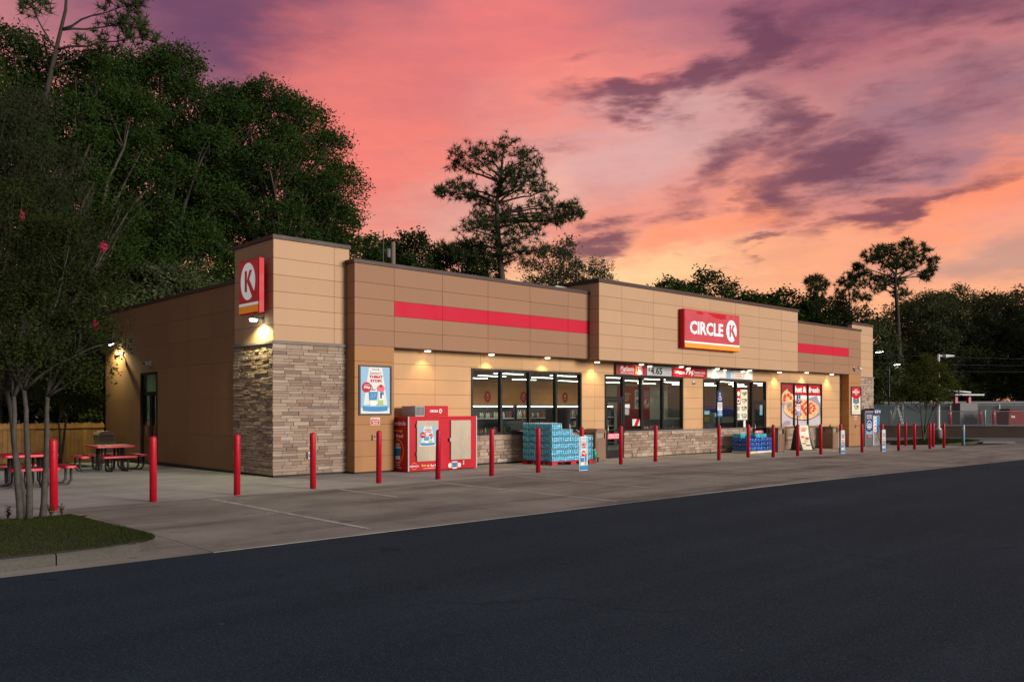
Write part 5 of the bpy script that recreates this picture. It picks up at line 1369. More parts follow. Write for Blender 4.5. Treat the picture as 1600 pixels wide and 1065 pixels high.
# ---- picnic tables: square red tops, four seats on bent black tubes
def picnic_table(x, y, label, rz=0.0):
    t = thing('picnic_table', label, 'picnic table', (x, y, gz(x, y)), rz)
    def slab(cx, cy, w, d, z, name):
        pts = []; r = .07
        for sx, sy, a0 in ((1, 1, 0), (-1, 1, 90), (-1, -1, 180), (1, -1, 270)):
            for k in range(5):
                a = R(a0+22.5*k); pts.append((cx+sx*(w/2-r)+r*math.cos(a), cy+sy*(d/2-r)+r*math.sin(a)))
        MB().prism(pts, Frame((0, 0, z), (1, 0, 0), (0, 1, 0)), -.03, .03, 'table_red').build(name, t, bevel=.008)
    slab(0, 0, 1.12, 1.12, .73, 'table_top')
    for k, (sx, sy) in enumerate(((1, 0), (0, 1), (-1, 0), (0, -1))):
        slab(.83*sx, .83*sy, .28 if sx else 1.0, .28 if sy else 1.0, .44, 'seat')
        for o in (-.22, .22):
            px, py = (0, o) if sx else (o, 0)
            q = lambda r, z: (r*sx+px, r*sy+py, z)
            MB().tube([q(.90, .42), q(.90, .12), q(.84, .035), q(.76, .02), q(.45, .02), q(.36, .04), q(.31, .12), q(.30, .70)], .03, 'black_metal', 8).build('frame_tube', t)
    MB().tube([(-.30, -.22, .69), (.30, .22, .69)], .018, 'black_metal').tube([(.30, -.22, .685), (-.30, .22, .685)], .018, 'black_metal').build('top_brace', t)
picnic_table(-1.95, 6.55, 'red picnic table beside the brown side wall')
picnic_table(-5.3, 1.75, 'red picnic table behind the pale trunks of the island tree')

# ---- wooden fence behind the patio
t = thing('wooden_fence', 'tall cedar picket fence closing the patio behind the store', 'fence', (0, 13.45, 0))
r = random.Random(9); x = -.02; k = 0
while x > -17:
    w = .135; h = 1.26 + r.uniform(-.015, .015)
    zb = gz(x, 13.4) - .02
    MB().prism([(x-w, zb), (x, zb), (x, h-.03), (x-.03, h), (x-w+.03, h), (x-w, h-.03)], FRONT(0, 0, 0), -.002, .016+r.uniform(0, .012), 'cedar').build('picket', t)
    x -= w+.009
MB().box(-17, 0, .002, .04, .28, .36, 'cedar').box(-17, 0, .002, .04, .98, 1.06, 'cedar').build('rail', t)
MB().box(-17, 0, -.055, -.0215, 1.06, 1.19, 'cedar').build('face_board', t)
for x in (-2.6, -5.1, -7.6, -10.1): MB().box(x-.05, x+.05, -.07, -.0215, -.2, 1.27, 'cedar').build('post', t)

# ---- small plants and weeds at the island's back edge
def weed(x, y, z, h, n, label, seed):
    r = random.Random(seed); mb = MB()
    for k in range(n):
        a = r.uniform(0, 6.28); l = r.uniform(.02, .08); zt = h*r.uniform(.6, 1)
        mb.tube([(0, 0, 0), (l*.4*math.cos(a), l*.4*math.sin(a), zt*.5), (l*math.cos(a), l*math.sin(a), zt)], [.004, .003, .0015], 'myrtle_leaf', 4)
        for q in range(5):
            f = .25+.15*q; b = r.uniform(0, 6.28); p0 = Vector((l*f*math.cos(a), l*f*math.sin(a), zt*f)); d = Vector((math.cos(b), math.sin(b), .6))*.045; s = Vector((-math.sin(b), math.cos(b), 0))*.014
            mb.add([p0, p0+d*.5+s, p0+d, p0+d*.5-s], [(0, 1, 2, 3)], 'myrtle_leaf')
    o = mb.build('weed'); o.location = (x, y, z); tag(o, label, 'plant')
weed(-7.05, -4.72, .0, .24, 9, 'leafy weed left of the pale trunks on the island', 1)
weed(-6.48, -4.95, .02, .26, 7, 'thin weed between the trunks and the bollard', 2)
weed(-6.30, -4.9, .02, .2, 6, 'small weed against the bollard by the island', 3)

# ================================================================== trees
UP = Vector((0, 0, 1))
def limb(mb, p0, p1, r0, r1, mat, r, bend=.12, n=5, sides=6, jit=.018):
    p0, p1 = Vector(p0), Vector(p1); L = (p1-p0).length; pts = []; rad = []
    off = Vector((r.uniform(-1, 1), r.uniform(-1, 1), r.uniform(-.3, .8)))*L*bend
    for i in range(n+1):
        q = i/n; j = Vector((r.uniform(-1, 1), r.uniform(-1, 1), r.uniform(-1, 1)))*L*jit*(0 < i < n)
        pts.append(p0.lerp(p1, q) + off*math.sin(math.pi*q) + j); rad.append(r0 + (r1-r0)*q**.8)
    mb.tube(pts, rad, mat, sides, caps=True)
    return pts

def leaf_quads(centres, size, g, droop=0.0, narrow=.5):
    n = len(centres)
    a = g.normal(size=(n, 3)); a[:, 2] = a[:, 2]*.7 - droop; a /= np.linalg.norm(a, axis=1, keepdims=True)
    b = g.normal(size=(n, 3)); b -= (b*a).sum(1, keepdims=True)*a; b /= np.linalg.norm(b, axis=1, keepdims=True)
    s = size*g.uniform(.6, 1.25, (n, 1))
    v = np.empty((n, 4, 3)); v[:, 0] = centres-a*s*.5; v[:, 1] = centres+b*s*.5*narrow; v[:, 2] = centres+a*s*.5; v[:, 3] = centres-b*s*.5*narrow
    return v.reshape(-1, 3)

def lobe_leaves(lobes, n, per, spread, g):
    L = np.array(lobes, float); w = (L[:, 3]*L[:, 4]*L[:, 5])**(2/3); w /= w.sum()
    nt_ = max(1, n//per); k = g.choice(len(L), nt_, p=w)
    d = g.normal(size=(nt_, 3)); d[:, 2] += .75; d /= np.linalg.norm(d, axis=1, keepdims=True)
    ph = np.sin(d[:, 0]*5+k)*np.cos(d[:, 1]*4+2*k)*.16 + np.sin(d[:, 2]*7+3*k)*.10
    rr = (1-.5*g.random(nt_)**1.5)*(1+ph*1.3)
    c = L[k, :3] + d*L[k, 3:]*rr[:, None]
    c = np.repeat(c, per, 0) + np.clip(g.normal(size=(nt_*per, 3)), -1.6, 1.6)*spread*g.uniform(.3, 1.0, (nt_*per, 1))
    return c

def crown(cx, cy, cz, rx, ry, rz, n, seed, frac=.42):
    r = random.Random(seed); out = [(cx, cy, cz, rx*.55, ry*.55, rz*.55)]
    for i in range(n):
        z = -0.75 + 1.72*(i+.5)/n; a = i*2.39996 + r.uniform(-.35, .35); q = math.sqrt(max(.05, 1-z*z))*r.uniform(.62, .92)
        s = frac*r.uniform(.72, 1.2)
        out.append((cx+rx*q*math.cos(a)*r.uniform(.85, 1.12), cy+ry*q*math.sin(a), cz+rz*z*.82, rx*s, ry*s, (rx+ry)*.5*s*.62))
    return out

def broadleaf(x, y, label, lobes, n, size, mat='oak_leaf', bark='bark', tr=.35, fork=.35, seed=1, group=None, per=16, spread=.28, droop=0.0, narrow=.5, name='broadleaf_tree', stems=1, twig=True):
    t = thing(name, label, 'tree', (x, y, gz(x, y)-.05), 0, group); r = random.Random(seed); g = np.random.default_rng(seed)
    top = max(l[2] for l in lobes); low = min(l[2]-l[5] for l in lobes); f = max(.6, low*.9 + (top-low)*fork*.3)
    mb = MB(); core = sum((Vector(l[:3]) for l in lobes), Vector())/len(lobes)
    for s in range(stems):
        o = Vector((r.uniform(-.2, .2), r.uniform(-.2, .2), 0))*(stems > 1)
        fk = Vector((core.x*.3, core.y*.3, f)) + o*3
        limb(mb, o, fk, tr*1.15, tr*.8, bark, r, .03, 6, 10)
        limb(mb, fk, (core.x, core.y, top*.86), tr*.8, tr*.15, bark, r, .05, 7, 8)
    for l in lobes[1:]:
        h = f + (l[2]-f)*r.uniform(.0, .45); h = max(f*.9, min(h, l[2]))
        q = (h-f)/max(.1, top*.86-f); st = Vector((core.x*.3, core.y*.3, f)).lerp(Vector((core.x, core.y, top*.86)), max(0, q))
        pts = limb(mb, st, l[:3], tr*.42, tr*.08, bark, r, .10, 5, 6)
        if twig:
            for k in range(4):
                d = Vector((r.gauss(0, 1), r.gauss(0, 1), r.gauss(.3, 1))).normalized()
                limb(mb, pts[r.choice((3, 4, 5))], Vector(l[:3]) + Vector((d.x*l[3], d.y*l[4], d.z*l[5]))*.9, tr*.11, tr*.02, bark, r, .1, 3, 4)
    mb.build('trunk', t)
    c = lobe_leaves(lobes, n, per, spread, g)
    tri_mesh('crown', leaf_quads(c, size, g, droop, narrow), 4, mat, t)
    return t

TG = 'big trees behind the store and patio'
lob = crown(0, 0, 13.8, 5.2, 5.0, 6.0, 44, 3, .30); lob += [(1.6, -1.4, 8.6, 2.4, 2.2, 1.7), (-2.4, -2, 8.2, 2.6, 2.3, 1.8), (2.5, -2.2, 10.3, 1.9, 1.8, 1.4), (2.2, -1.9, 12.5, 2.0, 1.9, 1.5), (0, -3, 6.8, 2.6, 2.2, 1.6)]
broadleaf(11.3, 22.4, 'broad dark oak whose crown hangs over the corner tower', lob, 140000, .155, seed=31, tr=.42, group=TG)
lob = crown(0, 0, 13.9, 4.8, 4.8, 6.7, 46, 4, .30); lob += [(-2, -2, 7.4, 2.8, 2.5, 2.0), (1.8, -2.4, 7.0, 2.6, 2.3, 1.8), (0, -3, 9.4, 2.4, 2, 1.7)]
broadleaf(5.9, 23.3, 'tall dark oak rising behind the brown side wall', lob, 140000, .155, seed=32, tr=.42, group=TG)
lob = [(-3.4, -.6, 15.0, 2.2, 2, 1.6), (-4.6, -.6, 13.2, 2.2, 2, 1.7), (-2.2, -.6, 17.0, 1.8, 1.8, 1.2), (-5.6, -.5, 15.6, 1.8, 1.8, 1.3)] + crown(0, 0, 12.0, 4.1, 4.0, 6.4, 40, 5, .31); lob += [(-1, -1.6, 6.2, 2.6, 2.4, 2.0), (1.8, -1.6, 5.6, 2.4, 2.2, 2.0)]
broadleaf(.8, 21.2, 'dark oak standing behind the patio fence', lob, 110000, .15, seed=33, tr=.36, group=TG)
lob = crown(0, 0, 9.4, 3.4, 3.2, 5.4, 36, 6, .33)
broadleaf(-3.0, 16.6, 'grey green drooping tree behind the left end of the fence', lob, 110000, .15, 'grey_leaf', seed=34, tr=.28, group=TG, droop=.9, narrow=.28, spread=.32)
for k, (x, y, cz, rz, rx, lb, sd_) in enumerate(((-1.5, 18.6, 3.4, 3.2, 2.6, 'dark understory tree low behind the fence by the grey tree', 41), (1.6, 18.2, 3.8, 3.4, 2.5, 'dark understory tree low behind the fence by the side wall', 42), (1.3, 15.4, 2.0, 2.0, 1.6, 'low dark bush between the fence and the side wall', 45), (4.6, 19.2, 5.6, 3.2, 2.6, 'dark understory tree behind the back corner of the store', 43), (-5.0, 17.6, 3.2, 3.2, 2.8, 'dark understory tree behind the far left of the fence', 44))):
    broadleaf(x, y, lb, crown(0, 0, cz, rx, rx, rz, 18, sd_), 34000, .17, 'forest_leaf', 'dark_bark', tr=.16, seed=sd_, group='understory trees behind the fence')

# crape myrtles: several smooth pale stems, airy small-leaved crown
def myrtle(x, y, label, stems, lobes, n, size, seed, bloom=(), tr=.048, spread=.12, mat='myrtle_leaf'):
    t = thing('crape_myrtle', label, 'tree', (x, y, gz(x, y)-.02)); r = random.Random(seed); g = np.random.default_rng(seed); mb = MB()
    tips = []
    for b, tp in stems:
        pts = limb(mb, b, tp, tr*1.15, tr*.62, 'pale_bark', r, .02, 7, 10, .006); tips.append(pts[-1])
    load = {}
    for l in lobes:
        c = Vector(l[:3]); s = min(tips, key=lambda q: (q-c).length + load.get(q[:], 0)); load[s[:]] = load.get(s[:], 0)+.55
        pts = limb(mb, s, c, tr*.62, tr*.14, 'pale_bark', r, .08, 5, 6)
        for k in range(7):
            d = Vector((r.gauss(0, 1), r.gauss(0, 1), abs(r.gauss(.6, .8)))).normalized()
            limb(mb, pts[r.choice((2, 3, 4, 5))], c + Vector((d.x*l[3], d.y*l[4], d.z*l[5]))*r.uniform(.8, 1.15), tr*.16, tr*.04, 'pale_bark', r, .06, 4, 4)
    mb.build('trunk', t)
    cc = lobe_leaves(lobes, n, 12, spread, g)
    tri_mesh('crown', leaf_quads(cc, size, g, .2, .55), 4, mat, t)
    if bloom:
        bb = np.concatenate([np.array(q) + g.normal(size=(160, 3))*np.array((.05, .05, .07))*q[3] for q in [(b[0], b[1], b[2]) + (1,) for b in []]] or [np.zeros((0, 3))])
        pts = [np.array(b[:3]) + g.normal(size=(220, 3))*np.array((.05, .05, .075))*b[3] for b in bloom]
        tri_mesh('blossom', leaf_quads(np.concatenate(pts), size*.6, g), 4, 'blossom', t)
    return t
rt_ = Vector((.733, -.68, 0)); fw = Vector((.68, .733, 0))
def cr(a, z, d=0.0, rx=.5, rz=.45): p = rt_*a + fw*d; return (p.x, p.y, z, rx, rx, rz)
myrtle(-6.95, -5.3, 'multi stemmed crape myrtle with pale trunks on the grassy island',
       [((-.04, .03, 0), tuple(rt_*-.16 + Vector((0, 0, 2.0)))), ((.06, -.04, 0), tuple(rt_*.0 + Vector((0, 0, 2.1)))), (tuple(rt_*.12 + fw*.3), tuple(rt_*.26 + fw*.2 + Vector((0, 0, 2.0)))), (tuple(rt_*-.1 + fw*.25), tuple(rt_*-.45 + fw*.3 + Vector((0, 0, 2.1))))],
       [cr(0, 3.2, 0, .7, .6), cr(.55, 3.6, .2, .6, .55), cr(-.5, 3.6, .1, .65, .55), cr(.1, 4.3, .3, .65, .6), cr(.9, 3.0, 0, .5, .4), cr(1.3, 2.85, .1, .35, .25), cr(.7, 4.3, 0, .5, .5), cr(1.1, 3.7, .3, .45, .4), cr(-.9, 2.9, 0, .6, .5), cr(.4, 2.5, -.2, .5, .35), cr(-.3, 2.6, .2, .5, .4), cr(1.2, 4.6, .3, .35, .35), cr(.9, 2.35, .1, .4, .25), cr(-.3, 4.9, .2, .55, .5), cr(-1.2, 4.0, .1, .7, .6), cr(1.55, 4.95, .2, .2, .2)],
       32000, .055, 51, [(1.25*.733, -1.25*.68, 4.35, .5), (1.12*.733, -1.12*.68, 3.12, .45), (.0, .1, 4.85, .35)])
myrtle(-2.0, 11.7, 'slim young crape myrtle before the wooden fence', [((0, 0, 0), (.0, 0, 1.45)), ((.06, .05, 0), (.25, .05, 1.6))],
       [cr(0, 2.3, 0, .7, .5), cr(.6, 2.5, 0, .6, .45), cr(-.6, 2.7, 0, .6, .5), cr(.3, 3.2, 0, .7, .6), cr(1.1, 2.2, 0, .5, .35)], 15000, .07, 52, tr=.05)
myrtle(43.7, .6, 'crape myrtle on the far grassy island beside the white light pole', [((0, 0, 0), tuple(rt_*-.2 + Vector((0, 0, 1.8)))), ((.1, .05, 0), tuple(rt_*.15 + Vector((0, 0, 1.9)))), ((-.08, .1, 0), tuple(rt_*.5 + Vector((0, 0, 1.9))))],
       [cr(0, 3.0, 0, 1.0, .8), cr(.9, 2.8, 0, .8, .6), cr(-1.0, 3.1, 0, .8, .6), cr(.2, 4.2, 0, .9, .8), cr(-.6, 4.2, 0, .7, .6), cr(1.3, 3.6, 0, .6, .5), cr(-1.7, 2.6, 0, .5, .35), cr(1.9, 3.2, 0, .4, .3), cr(.1, 5.0, 0, .45, .4), cr(.9, 4.4, 0, .5, .4)], 17000, .11, 53, [(.6, -.6, 4.6, 1.3), (.5, -.5, 3.9, 1.2)], tr=.05, spread=.2, mat='far_myrtle_leaf')

# pines: crooked trunk and limbs carrying needle tufts
def pine(x, y, label, trunk, clumps, seed, tufts=60, needle=.34, tr=.28, bark='bark', width=.045):
    t = thing('pine_tree', label, 'tree', (x, y, gz(x, y)-.05)); r = random.Random(seed); g = np.random.default_rng(seed); mb = MB()
    T = [rt_*a + UP*z for a, z in trunk]; n = len(T)
    mb.tube(T, [tr*(1-.85*i/(n-1)) for i in range(n)], bark, 10)
    cs = []; tips = []
    for a, z, ra, rz, hz in clumps:
        d = r.uniform(-1, 1)*ra*1.1; c = rt_*a + fw*d + UP*z
        st = min(((T[i].lerp(T[i+1], q/6)) for i in range(n-1) for q in range(7)), key=lambda p: abs(p.z-hz))
        pts = limb(mb, st, c, tr*.30, tr*.07, bark, r, .08, 6, 6)
        m = int(tufts*(ra*rz+.3)) + 12
        for k in range(m):
            v = Vector((r.gauss(0, 1), r.gauss(0, 1), r.gauss(.25, .8))).normalized()*(r.random()**.45)
            p = c + Vector((v.x*ra*1.2, v.y*ra*1.2, v.z*rz*1.6)); tips.append(p)
            if k % 5 == 0: limb(mb, pts[r.choice((3, 4, 5, 6))], p, tr*.05, tr*.015, bark, r, .08, 3, 4)
    mb.build('trunk', t)
    P = np.array([p[:] for p in tips]); m = 20
    P = np.repeat(P, m, 0); d = g.normal(size=(len(P), 3)); d[:, 2] += .45; d /= np.linalg.norm(d, axis=1, keepdims=True)
    s = np.cross(d, g.normal(size=(len(P), 3))); s /= np.linalg.norm(s, axis=1, keepdims=True)
    L = needle*g.uniform(.6, 1.2, (len(P), 1)); v = np.empty((len(P), 3, 3)); v[:, 0] = P+s*width*.5; v[:, 1] = P-s*width*.5; v[:, 2] = P+d*L
    tri_mesh('crown', v.reshape(-1, 3), 3, 'pine_needle', t)
    return t
k = .0417
C_ = lambda px, py, rx, rz, hy_: ((px-785)*k, 1.8+(637-py)*k, rx*k, rz*k, 1.8+(637-hy_)*k)
pine(26.6, 20.5, 'tall open crowned pine rising behind the store roof', [(0, 0), (.1, 6), (.05, 10), (-.25, 13), (-.35, 15.5), (-.05, 17.5), (.1, 19.2)],
     [C_(790, 222, 26, 16, 250), C_(765, 232, 20, 12, 262), C_(735, 238, 28, 11, 272), C_(712, 243, 18, 9, 275), C_(748, 250, 24, 11, 275), C_(828, 235, 18, 11, 262), C_(818, 252, 24, 13, 275), C_(795, 262, 18, 10, 285),
      C_(722, 278, 18, 10, 300), C_(700, 289, 18, 9, 305), C_(732, 296, 18, 8, 305), C_(690, 292, 10, 6, 305), C_(800, 275, 22, 13, 300), C_(835, 272, 20, 11, 300), C_(850, 290, 22, 10, 305), C_(812, 292, 26, 13, 310), C_(778, 290, 16, 9, 310),
      C_(755, 305, 20, 10, 320), C_(845, 312, 20, 9, 325), C_(868, 320, 18, 9, 330), C_(890, 318, 16, 9, 332), C_(900, 328, 14, 8, 335), C_(880, 337, 16, 7, 338), C_(860, 335, 18, 8, 338),
      C_(770, 325, 26, 14, 345), C_(800, 322, 24, 13, 340), C_(748, 335, 22, 12, 350), C_(740, 352, 26, 12, 365), C_(770, 350, 30, 15, 365), C_(805, 348, 28, 14, 360), C_(825, 362, 24, 12, 375), C_(728, 372, 24, 10, 385), C_(708, 380, 20, 9, 390), C_(755, 375, 28, 13, 390), C_(790, 378, 28, 13, 390), C_(695, 378, 12, 7, 390), C_(840, 385, 22, 10, 395), C_(725, 392, 20, 8, 400), C_(770, 398, 26, 10, 405), C_(810, 395, 24, 11, 405), C_(835, 340, 20, 10, 350)],
     61, 40, .42, .32, width=.038)
k2 = .0607
D_ = lambda px, py, rx, rz, hy_: ((px-1400)*k2, 1.8+(637-py)*k2, rx*k2, rz*k2, 1.8+(637-hy_)*k2)
pine(70.8, 13.6, 'tall umbrella crowned pine above the far dark woods', [(0, 0), (.2, 8), (.1, 11.5), (-.1, 14), (.1, 17.0)],
     [D_(1398, 378, 20, 7, 405), D_(1420, 373, 14, 7, 405), D_(1376, 382, 14, 6, 410), D_(1438, 383, 12, 6, 410), D_(1356, 394, 14, 6, 418), D_(1345, 408, 10, 5, 425), D_(1372, 396, 16, 6, 415), D_(1400, 392, 20, 8, 415), D_(1425, 395, 16, 7, 415), D_(1448, 400, 12, 6, 420), D_(1458, 412, 9, 6, 425), D_(1450, 422, 10, 5, 430), D_(1385, 408, 14, 7, 425), D_(1415, 410, 14, 7, 425), D_(1350, 420, 12, 5, 432), D_(1378, 425, 14, 6, 440), D_(1400, 432, 16, 8, 445), D_(1372, 440, 14, 6, 452), D_(1415, 448, 14, 6, 458)],
     62, 26, .5, .34, 'dark_bark', .07)
D2 = lambda px, py, rx, rz, hy_: ((px-1285)*k2, 1.8+(637-py)*k2, rx*k2, rz*k2, 1.8+(637-hy_)*k2)
pine(65.5, 18.6, 'slender pine left of the umbrella pine in the woods', [(0, 0), (.1, 7), (0, 10.5)], [D2(1280, 428, 14, 6, 450), D2(1268, 432, 8, 5, 450), D2(1294, 436, 10, 6, 455), D2(1278, 445, 14, 6, 465), D2(1290, 458, 12, 6, 475), D2(1275, 470, 14, 7, 485)], 63, 26, .45, .22, 'dark_bark', .07)
D3 = lambda px, py, rx, rz, hy_: ((px-1320)*k2, 1.8+(637-py)*k2, rx*k2, rz*k2, 1.8+(637-hy_)*k2)
pine(67.8, 16.8, 'bushy pine between the slender and the umbrella pine', [(0, 0), (-.1, 7), (0, 10.8)], [D3(1318, 426, 12, 7, 450), D3(1308, 438, 12, 6, 455), D3(1330, 436, 12, 7, 455), D3(1318, 450, 18, 8, 465), D3(1335, 460, 14, 8, 475), D3(1305, 464, 14, 8, 480), D3(1322, 478, 20, 9, 490)], 64, 30, .45, .24, 'dark_bark', .07)
# half bare pine top at the far left
pine(-1.2, 19.0, 'half bare pine top standing above the grey green tree', [(0, 0), (.1, 8), (.3, 13), (.9, 16), (1.5, 18.5), (1.6, 20.5)],
     [(.2, 18.6, .7, .5, 17), (3.4, 18.2, .8, .9, 17.5), (4.6, 17.4, .7, .5, 17), (4.2, 18.9, .6, .6, 17.8), (-.5, 17.0, .7, .5, 16), (2.6, 17.0, .7, .5, 16)], 65, 40, .34, .19, 'dark_bark')

# rounder trees behind the roof line and the woods to the right
BG = 'trees behind the store roof'
for k_, (x, y, cz, rx, rz, n, s, mt, lb) in enumerate((
    (24.0, 27.2, 10.0, 3.8, 4.3, 22000, .22, 'oak_leaf', 'dense green tree behind the roof beside the wooden pole'), (28.0, 26.4, 9.8, 3.6, 4.2, 22000, .22, 'oak_leaf', 'dense green tree left of the tall pine base'), (21.2, 28.2, 9.6, 3.4, 4.1, 20000, .22, 'oak_leaf', 'green tree between the corner tower and the wooden pole'),
    (31.4, 20.3, 9.9, 2.5, 4.2, 14000, .16, 'grey_green_leaf', 'thin grey green tree right of the tall pine'), (34.6, 20.0, 9.4, 2.4, 3.6, 15000, .16, 'grey_green_leaf', 'rounded grey green tree left of the entrance block'))):
    broadleaf(x, y, lb, crown(0, 0, cz, rx, rx, rz, 24, 70+k_, .33), n, s, mt, tr=.2, seed=70+k_, group=BG)
b0 = broadleaf(21.9, 27.3, 'small round topped tree beside the wooden pole', [(0, 0, 12.4, 1.0, 1.0, .6), (.5, -.4, 12.6, .7, .7, .45), (-.6, .4, 12.2, .7, .7, .4)], 3500, .18, tr=.12, seed=79, group=BG)
for k_, (x, y, zt, rx) in enumerate(((-14, 30, 9, 4.5), (-7, 31, 9.5, 4.8), (0, 33, 9.5, 4.8), (7, 34, 10, 5), (14, 35, 10, 5), (-12, 22, 6.5, 3.6), (-8, 21, 7, 3.4), (3.2, 16.6, 5.5, 2.4), (-2.5, 26, 8, 4.0))):
    broadleaf(x, y, 'dark tree far behind the fence, ' + ('leftmost of its row', 'second from the grey tree', 'behind the tall oaks', 'behind the side wall oak', 'behind the tower oak', 'left of the fence end', 'between fence end and grey tree', 'close behind the back corner of the side wall', 'between the grey tree and the oaks')[k_], crown(0, 0, zt/2+.1, rx, rx, zt/2, 26, 130+k_, .34), 16000, .34, 'forest_leaf', 'dark_bark', tr=.25, seed=130+k_, group='dark trees far behind the fence', spread=.5, twig=False)
WG = 'trees of the far woods'
WOOD = [(54.8, 28.5, 80, 420, 4.8), (60.8, 28.3, 84, 408, 5.2), (58.5, 22.2, 78, 438, 3.8), (64.8, 21.9, 82, 432, 4.8), (72.5, 22.2, 88, 452, 4.8), (67.7, 15.9, 80, 470, 4.0), (75.5, 13.0, 84, 455, 4.6), (69.2, 9.6, 76, 446, 4.2), (79.5, 11.0, 84, 438, 5.0), (71.7, 5.9, 75, 450, 4.4), (77.4, 4.7, 78, 443, 5.0), (73.0, .6, 72, 436, 5.2), (62.0, 17.0, 74, 520, 3.4), (85.0, 16.0, 92, 460, 5.5), (89.0, 8.0, 90, 455, 6.0), (72.0, -5.5, 68, 450, 5.5), (66.5, 12.2, 74, 540, 3.0), (70.5, 7.2, 74, 545, 3.0), (74.5, 2.0, 74, 540, 3.2)]
NOTE = ['left end of the far woods above the entrance block', 'tallest crown above the entrance sign', 'low crown above the right end of the entrance block', 'round crown above the right wing', 'crown behind the slender pine', 'crown under the umbrella pine', 'deep crown right of the umbrella pine', 'crown behind the far island tree', 'broad crown right of the umbrella pine', 'crown above the low white building', 'crown above the far red box', 'crown at the right end of the woods', 'low crown beside the right tower', 'deep crown far behind the umbrella pine', 'deep crown far behind the white building', 'crown beyond the right end of the fence', 'low bush like crown beside the far lamp', 'low crown behind the white light pole', 'low crown behind the red canopy posts']
for k_, ((x, y, d, yt, rx), nt_) in enumerate(zip(WOOD, NOTE)):
    if y < 13.5 and x > 66: x, y, d = -10.36+(x+10.36)*1.25, -20.24+(y+20.24)*1.25, d*1.25; rx *= 1.2
    yt -= 8 if k_ > 5 else 0
    zt = 1.8+(637-yt)/1319*d; rz = (zt-.4)/2; cz = .4+rz
    broadleaf(x, y, 'woodland tree, ' + nt_, crown(0, 0, cz, rx, rx, rz, 34, 90+k_, .32), 30000 if k_ < 5 else 19000, .32, 'oak_leaf' if k_ < 5 else 'forest_leaf', 'dark_bark', tr=.26, seed=90+k_, group=WG, spread=.45, twig=False)

# ================================================================== beyond the store: far lot, fence, poles
pts = [(36, -.7), (37.5, .1), (40, .9), (44, 1.7), (47.6, 2.0), (48.4, .4), (46.8, -1.6), (42, -1.9), (38.5, -1.7)]
isl2 = tag(MB().prism(pts, Frame((0, 0, gz(42, 0)), (1, 0, 0), (0, 1, 0)), -.1, .035, 'turf').build('grass_island'), kind='structure')
gp = []
while len(gp) < 9000:
    x, y = r_.uniform(36, 48.4), r_.uniform(-1.9, 2.0); ins = False
    for i in range(len(pts)):
        (xa, ya), (xb, yb) = pts[i-1], pts[i]
        if (ya > y) != (yb > y) and x < (xb-xa)*(y-ya)/(yb-ya)+xa: ins = not ins
    if ins: gp.append((x, y, gz(42, 0)+.03))
tag(grass('grass', gp, .04, .12, .03, seed=5), 'grass on the far island around the crape myrtle', 'grass')
tag(sheet('far_road', 46.1, 90, -40, 40, -.02, 'road_grey', 12, 12), kind='structure')
tag(sheet('far_pavement', 47, 56, -9.0, -3.6, -.004, 'far_concrete', 3, 3), kind='structure')
t = thing('wheel_stop', 'pale concrete wheel stop on the far side of the lot', 'wheel stop', (44.5, -3.3, gz(44, -3.3)), R(-50)); MB().prism([(-.09, 0), (.09, 0), (.07, .12), (-.07, .12)], Frame((0, 0, 0), (0, 1, 0), (0, 0, 1)), -.9, .9, 'far_concrete').build('block', t, bevel=.01)
for s_ in (-.6, .6): MB().lathe([(.018, .11), (.018, .125)], 'dark_grey', 8, (s_, 0, 0)).build('pin', t)

A, B = Vector((51.1, 16.2, 0)), Vector((64.6, -12.9, 0)); dv = (B-A).normalized(); nv = Vector((-dv.y, dv.x, 0))        # nv points away from the camera
if nv.x < 0: nv = -nv
rzw = math.atan2(dv.y, dv.x)
t = thing('retaining_wall', 'low brown retaining wall under the far chain link fence', 'wall', (A.x, A.y, -.5), rzw)
LW = (B-A).length
sgn = 1 if Vector((-math.sin(rzw), math.cos(rzw), 0)).dot(nv) > 0 else -1
MB().box(0, LW, min(0, sgn*.35), max(0, sgn*.35), -.1, .92, 'brown_wall').build('wall_body', t)
MB().box(-.03, LW+.03, min(-.04*sgn, sgn*.40), max(-.04*sgn, sgn*.40), .92, .97, 'far_concrete').build('wall_cap', t)
plat = MB(); q0 = A+nv*.41; q1 = B+nv*.41
plat.add([(q0.x, q0.y, .44), (q1.x, q1.y, .44), (q1.x+nv.x*40, q1.y+nv.y*40, .44), (q0.x+nv.x*40, q0.y+nv.y*40, .44)], [(0, 1, 2, 3)], 'far_concrete')
tag(plat.build('raised_lot'), kind='structure')
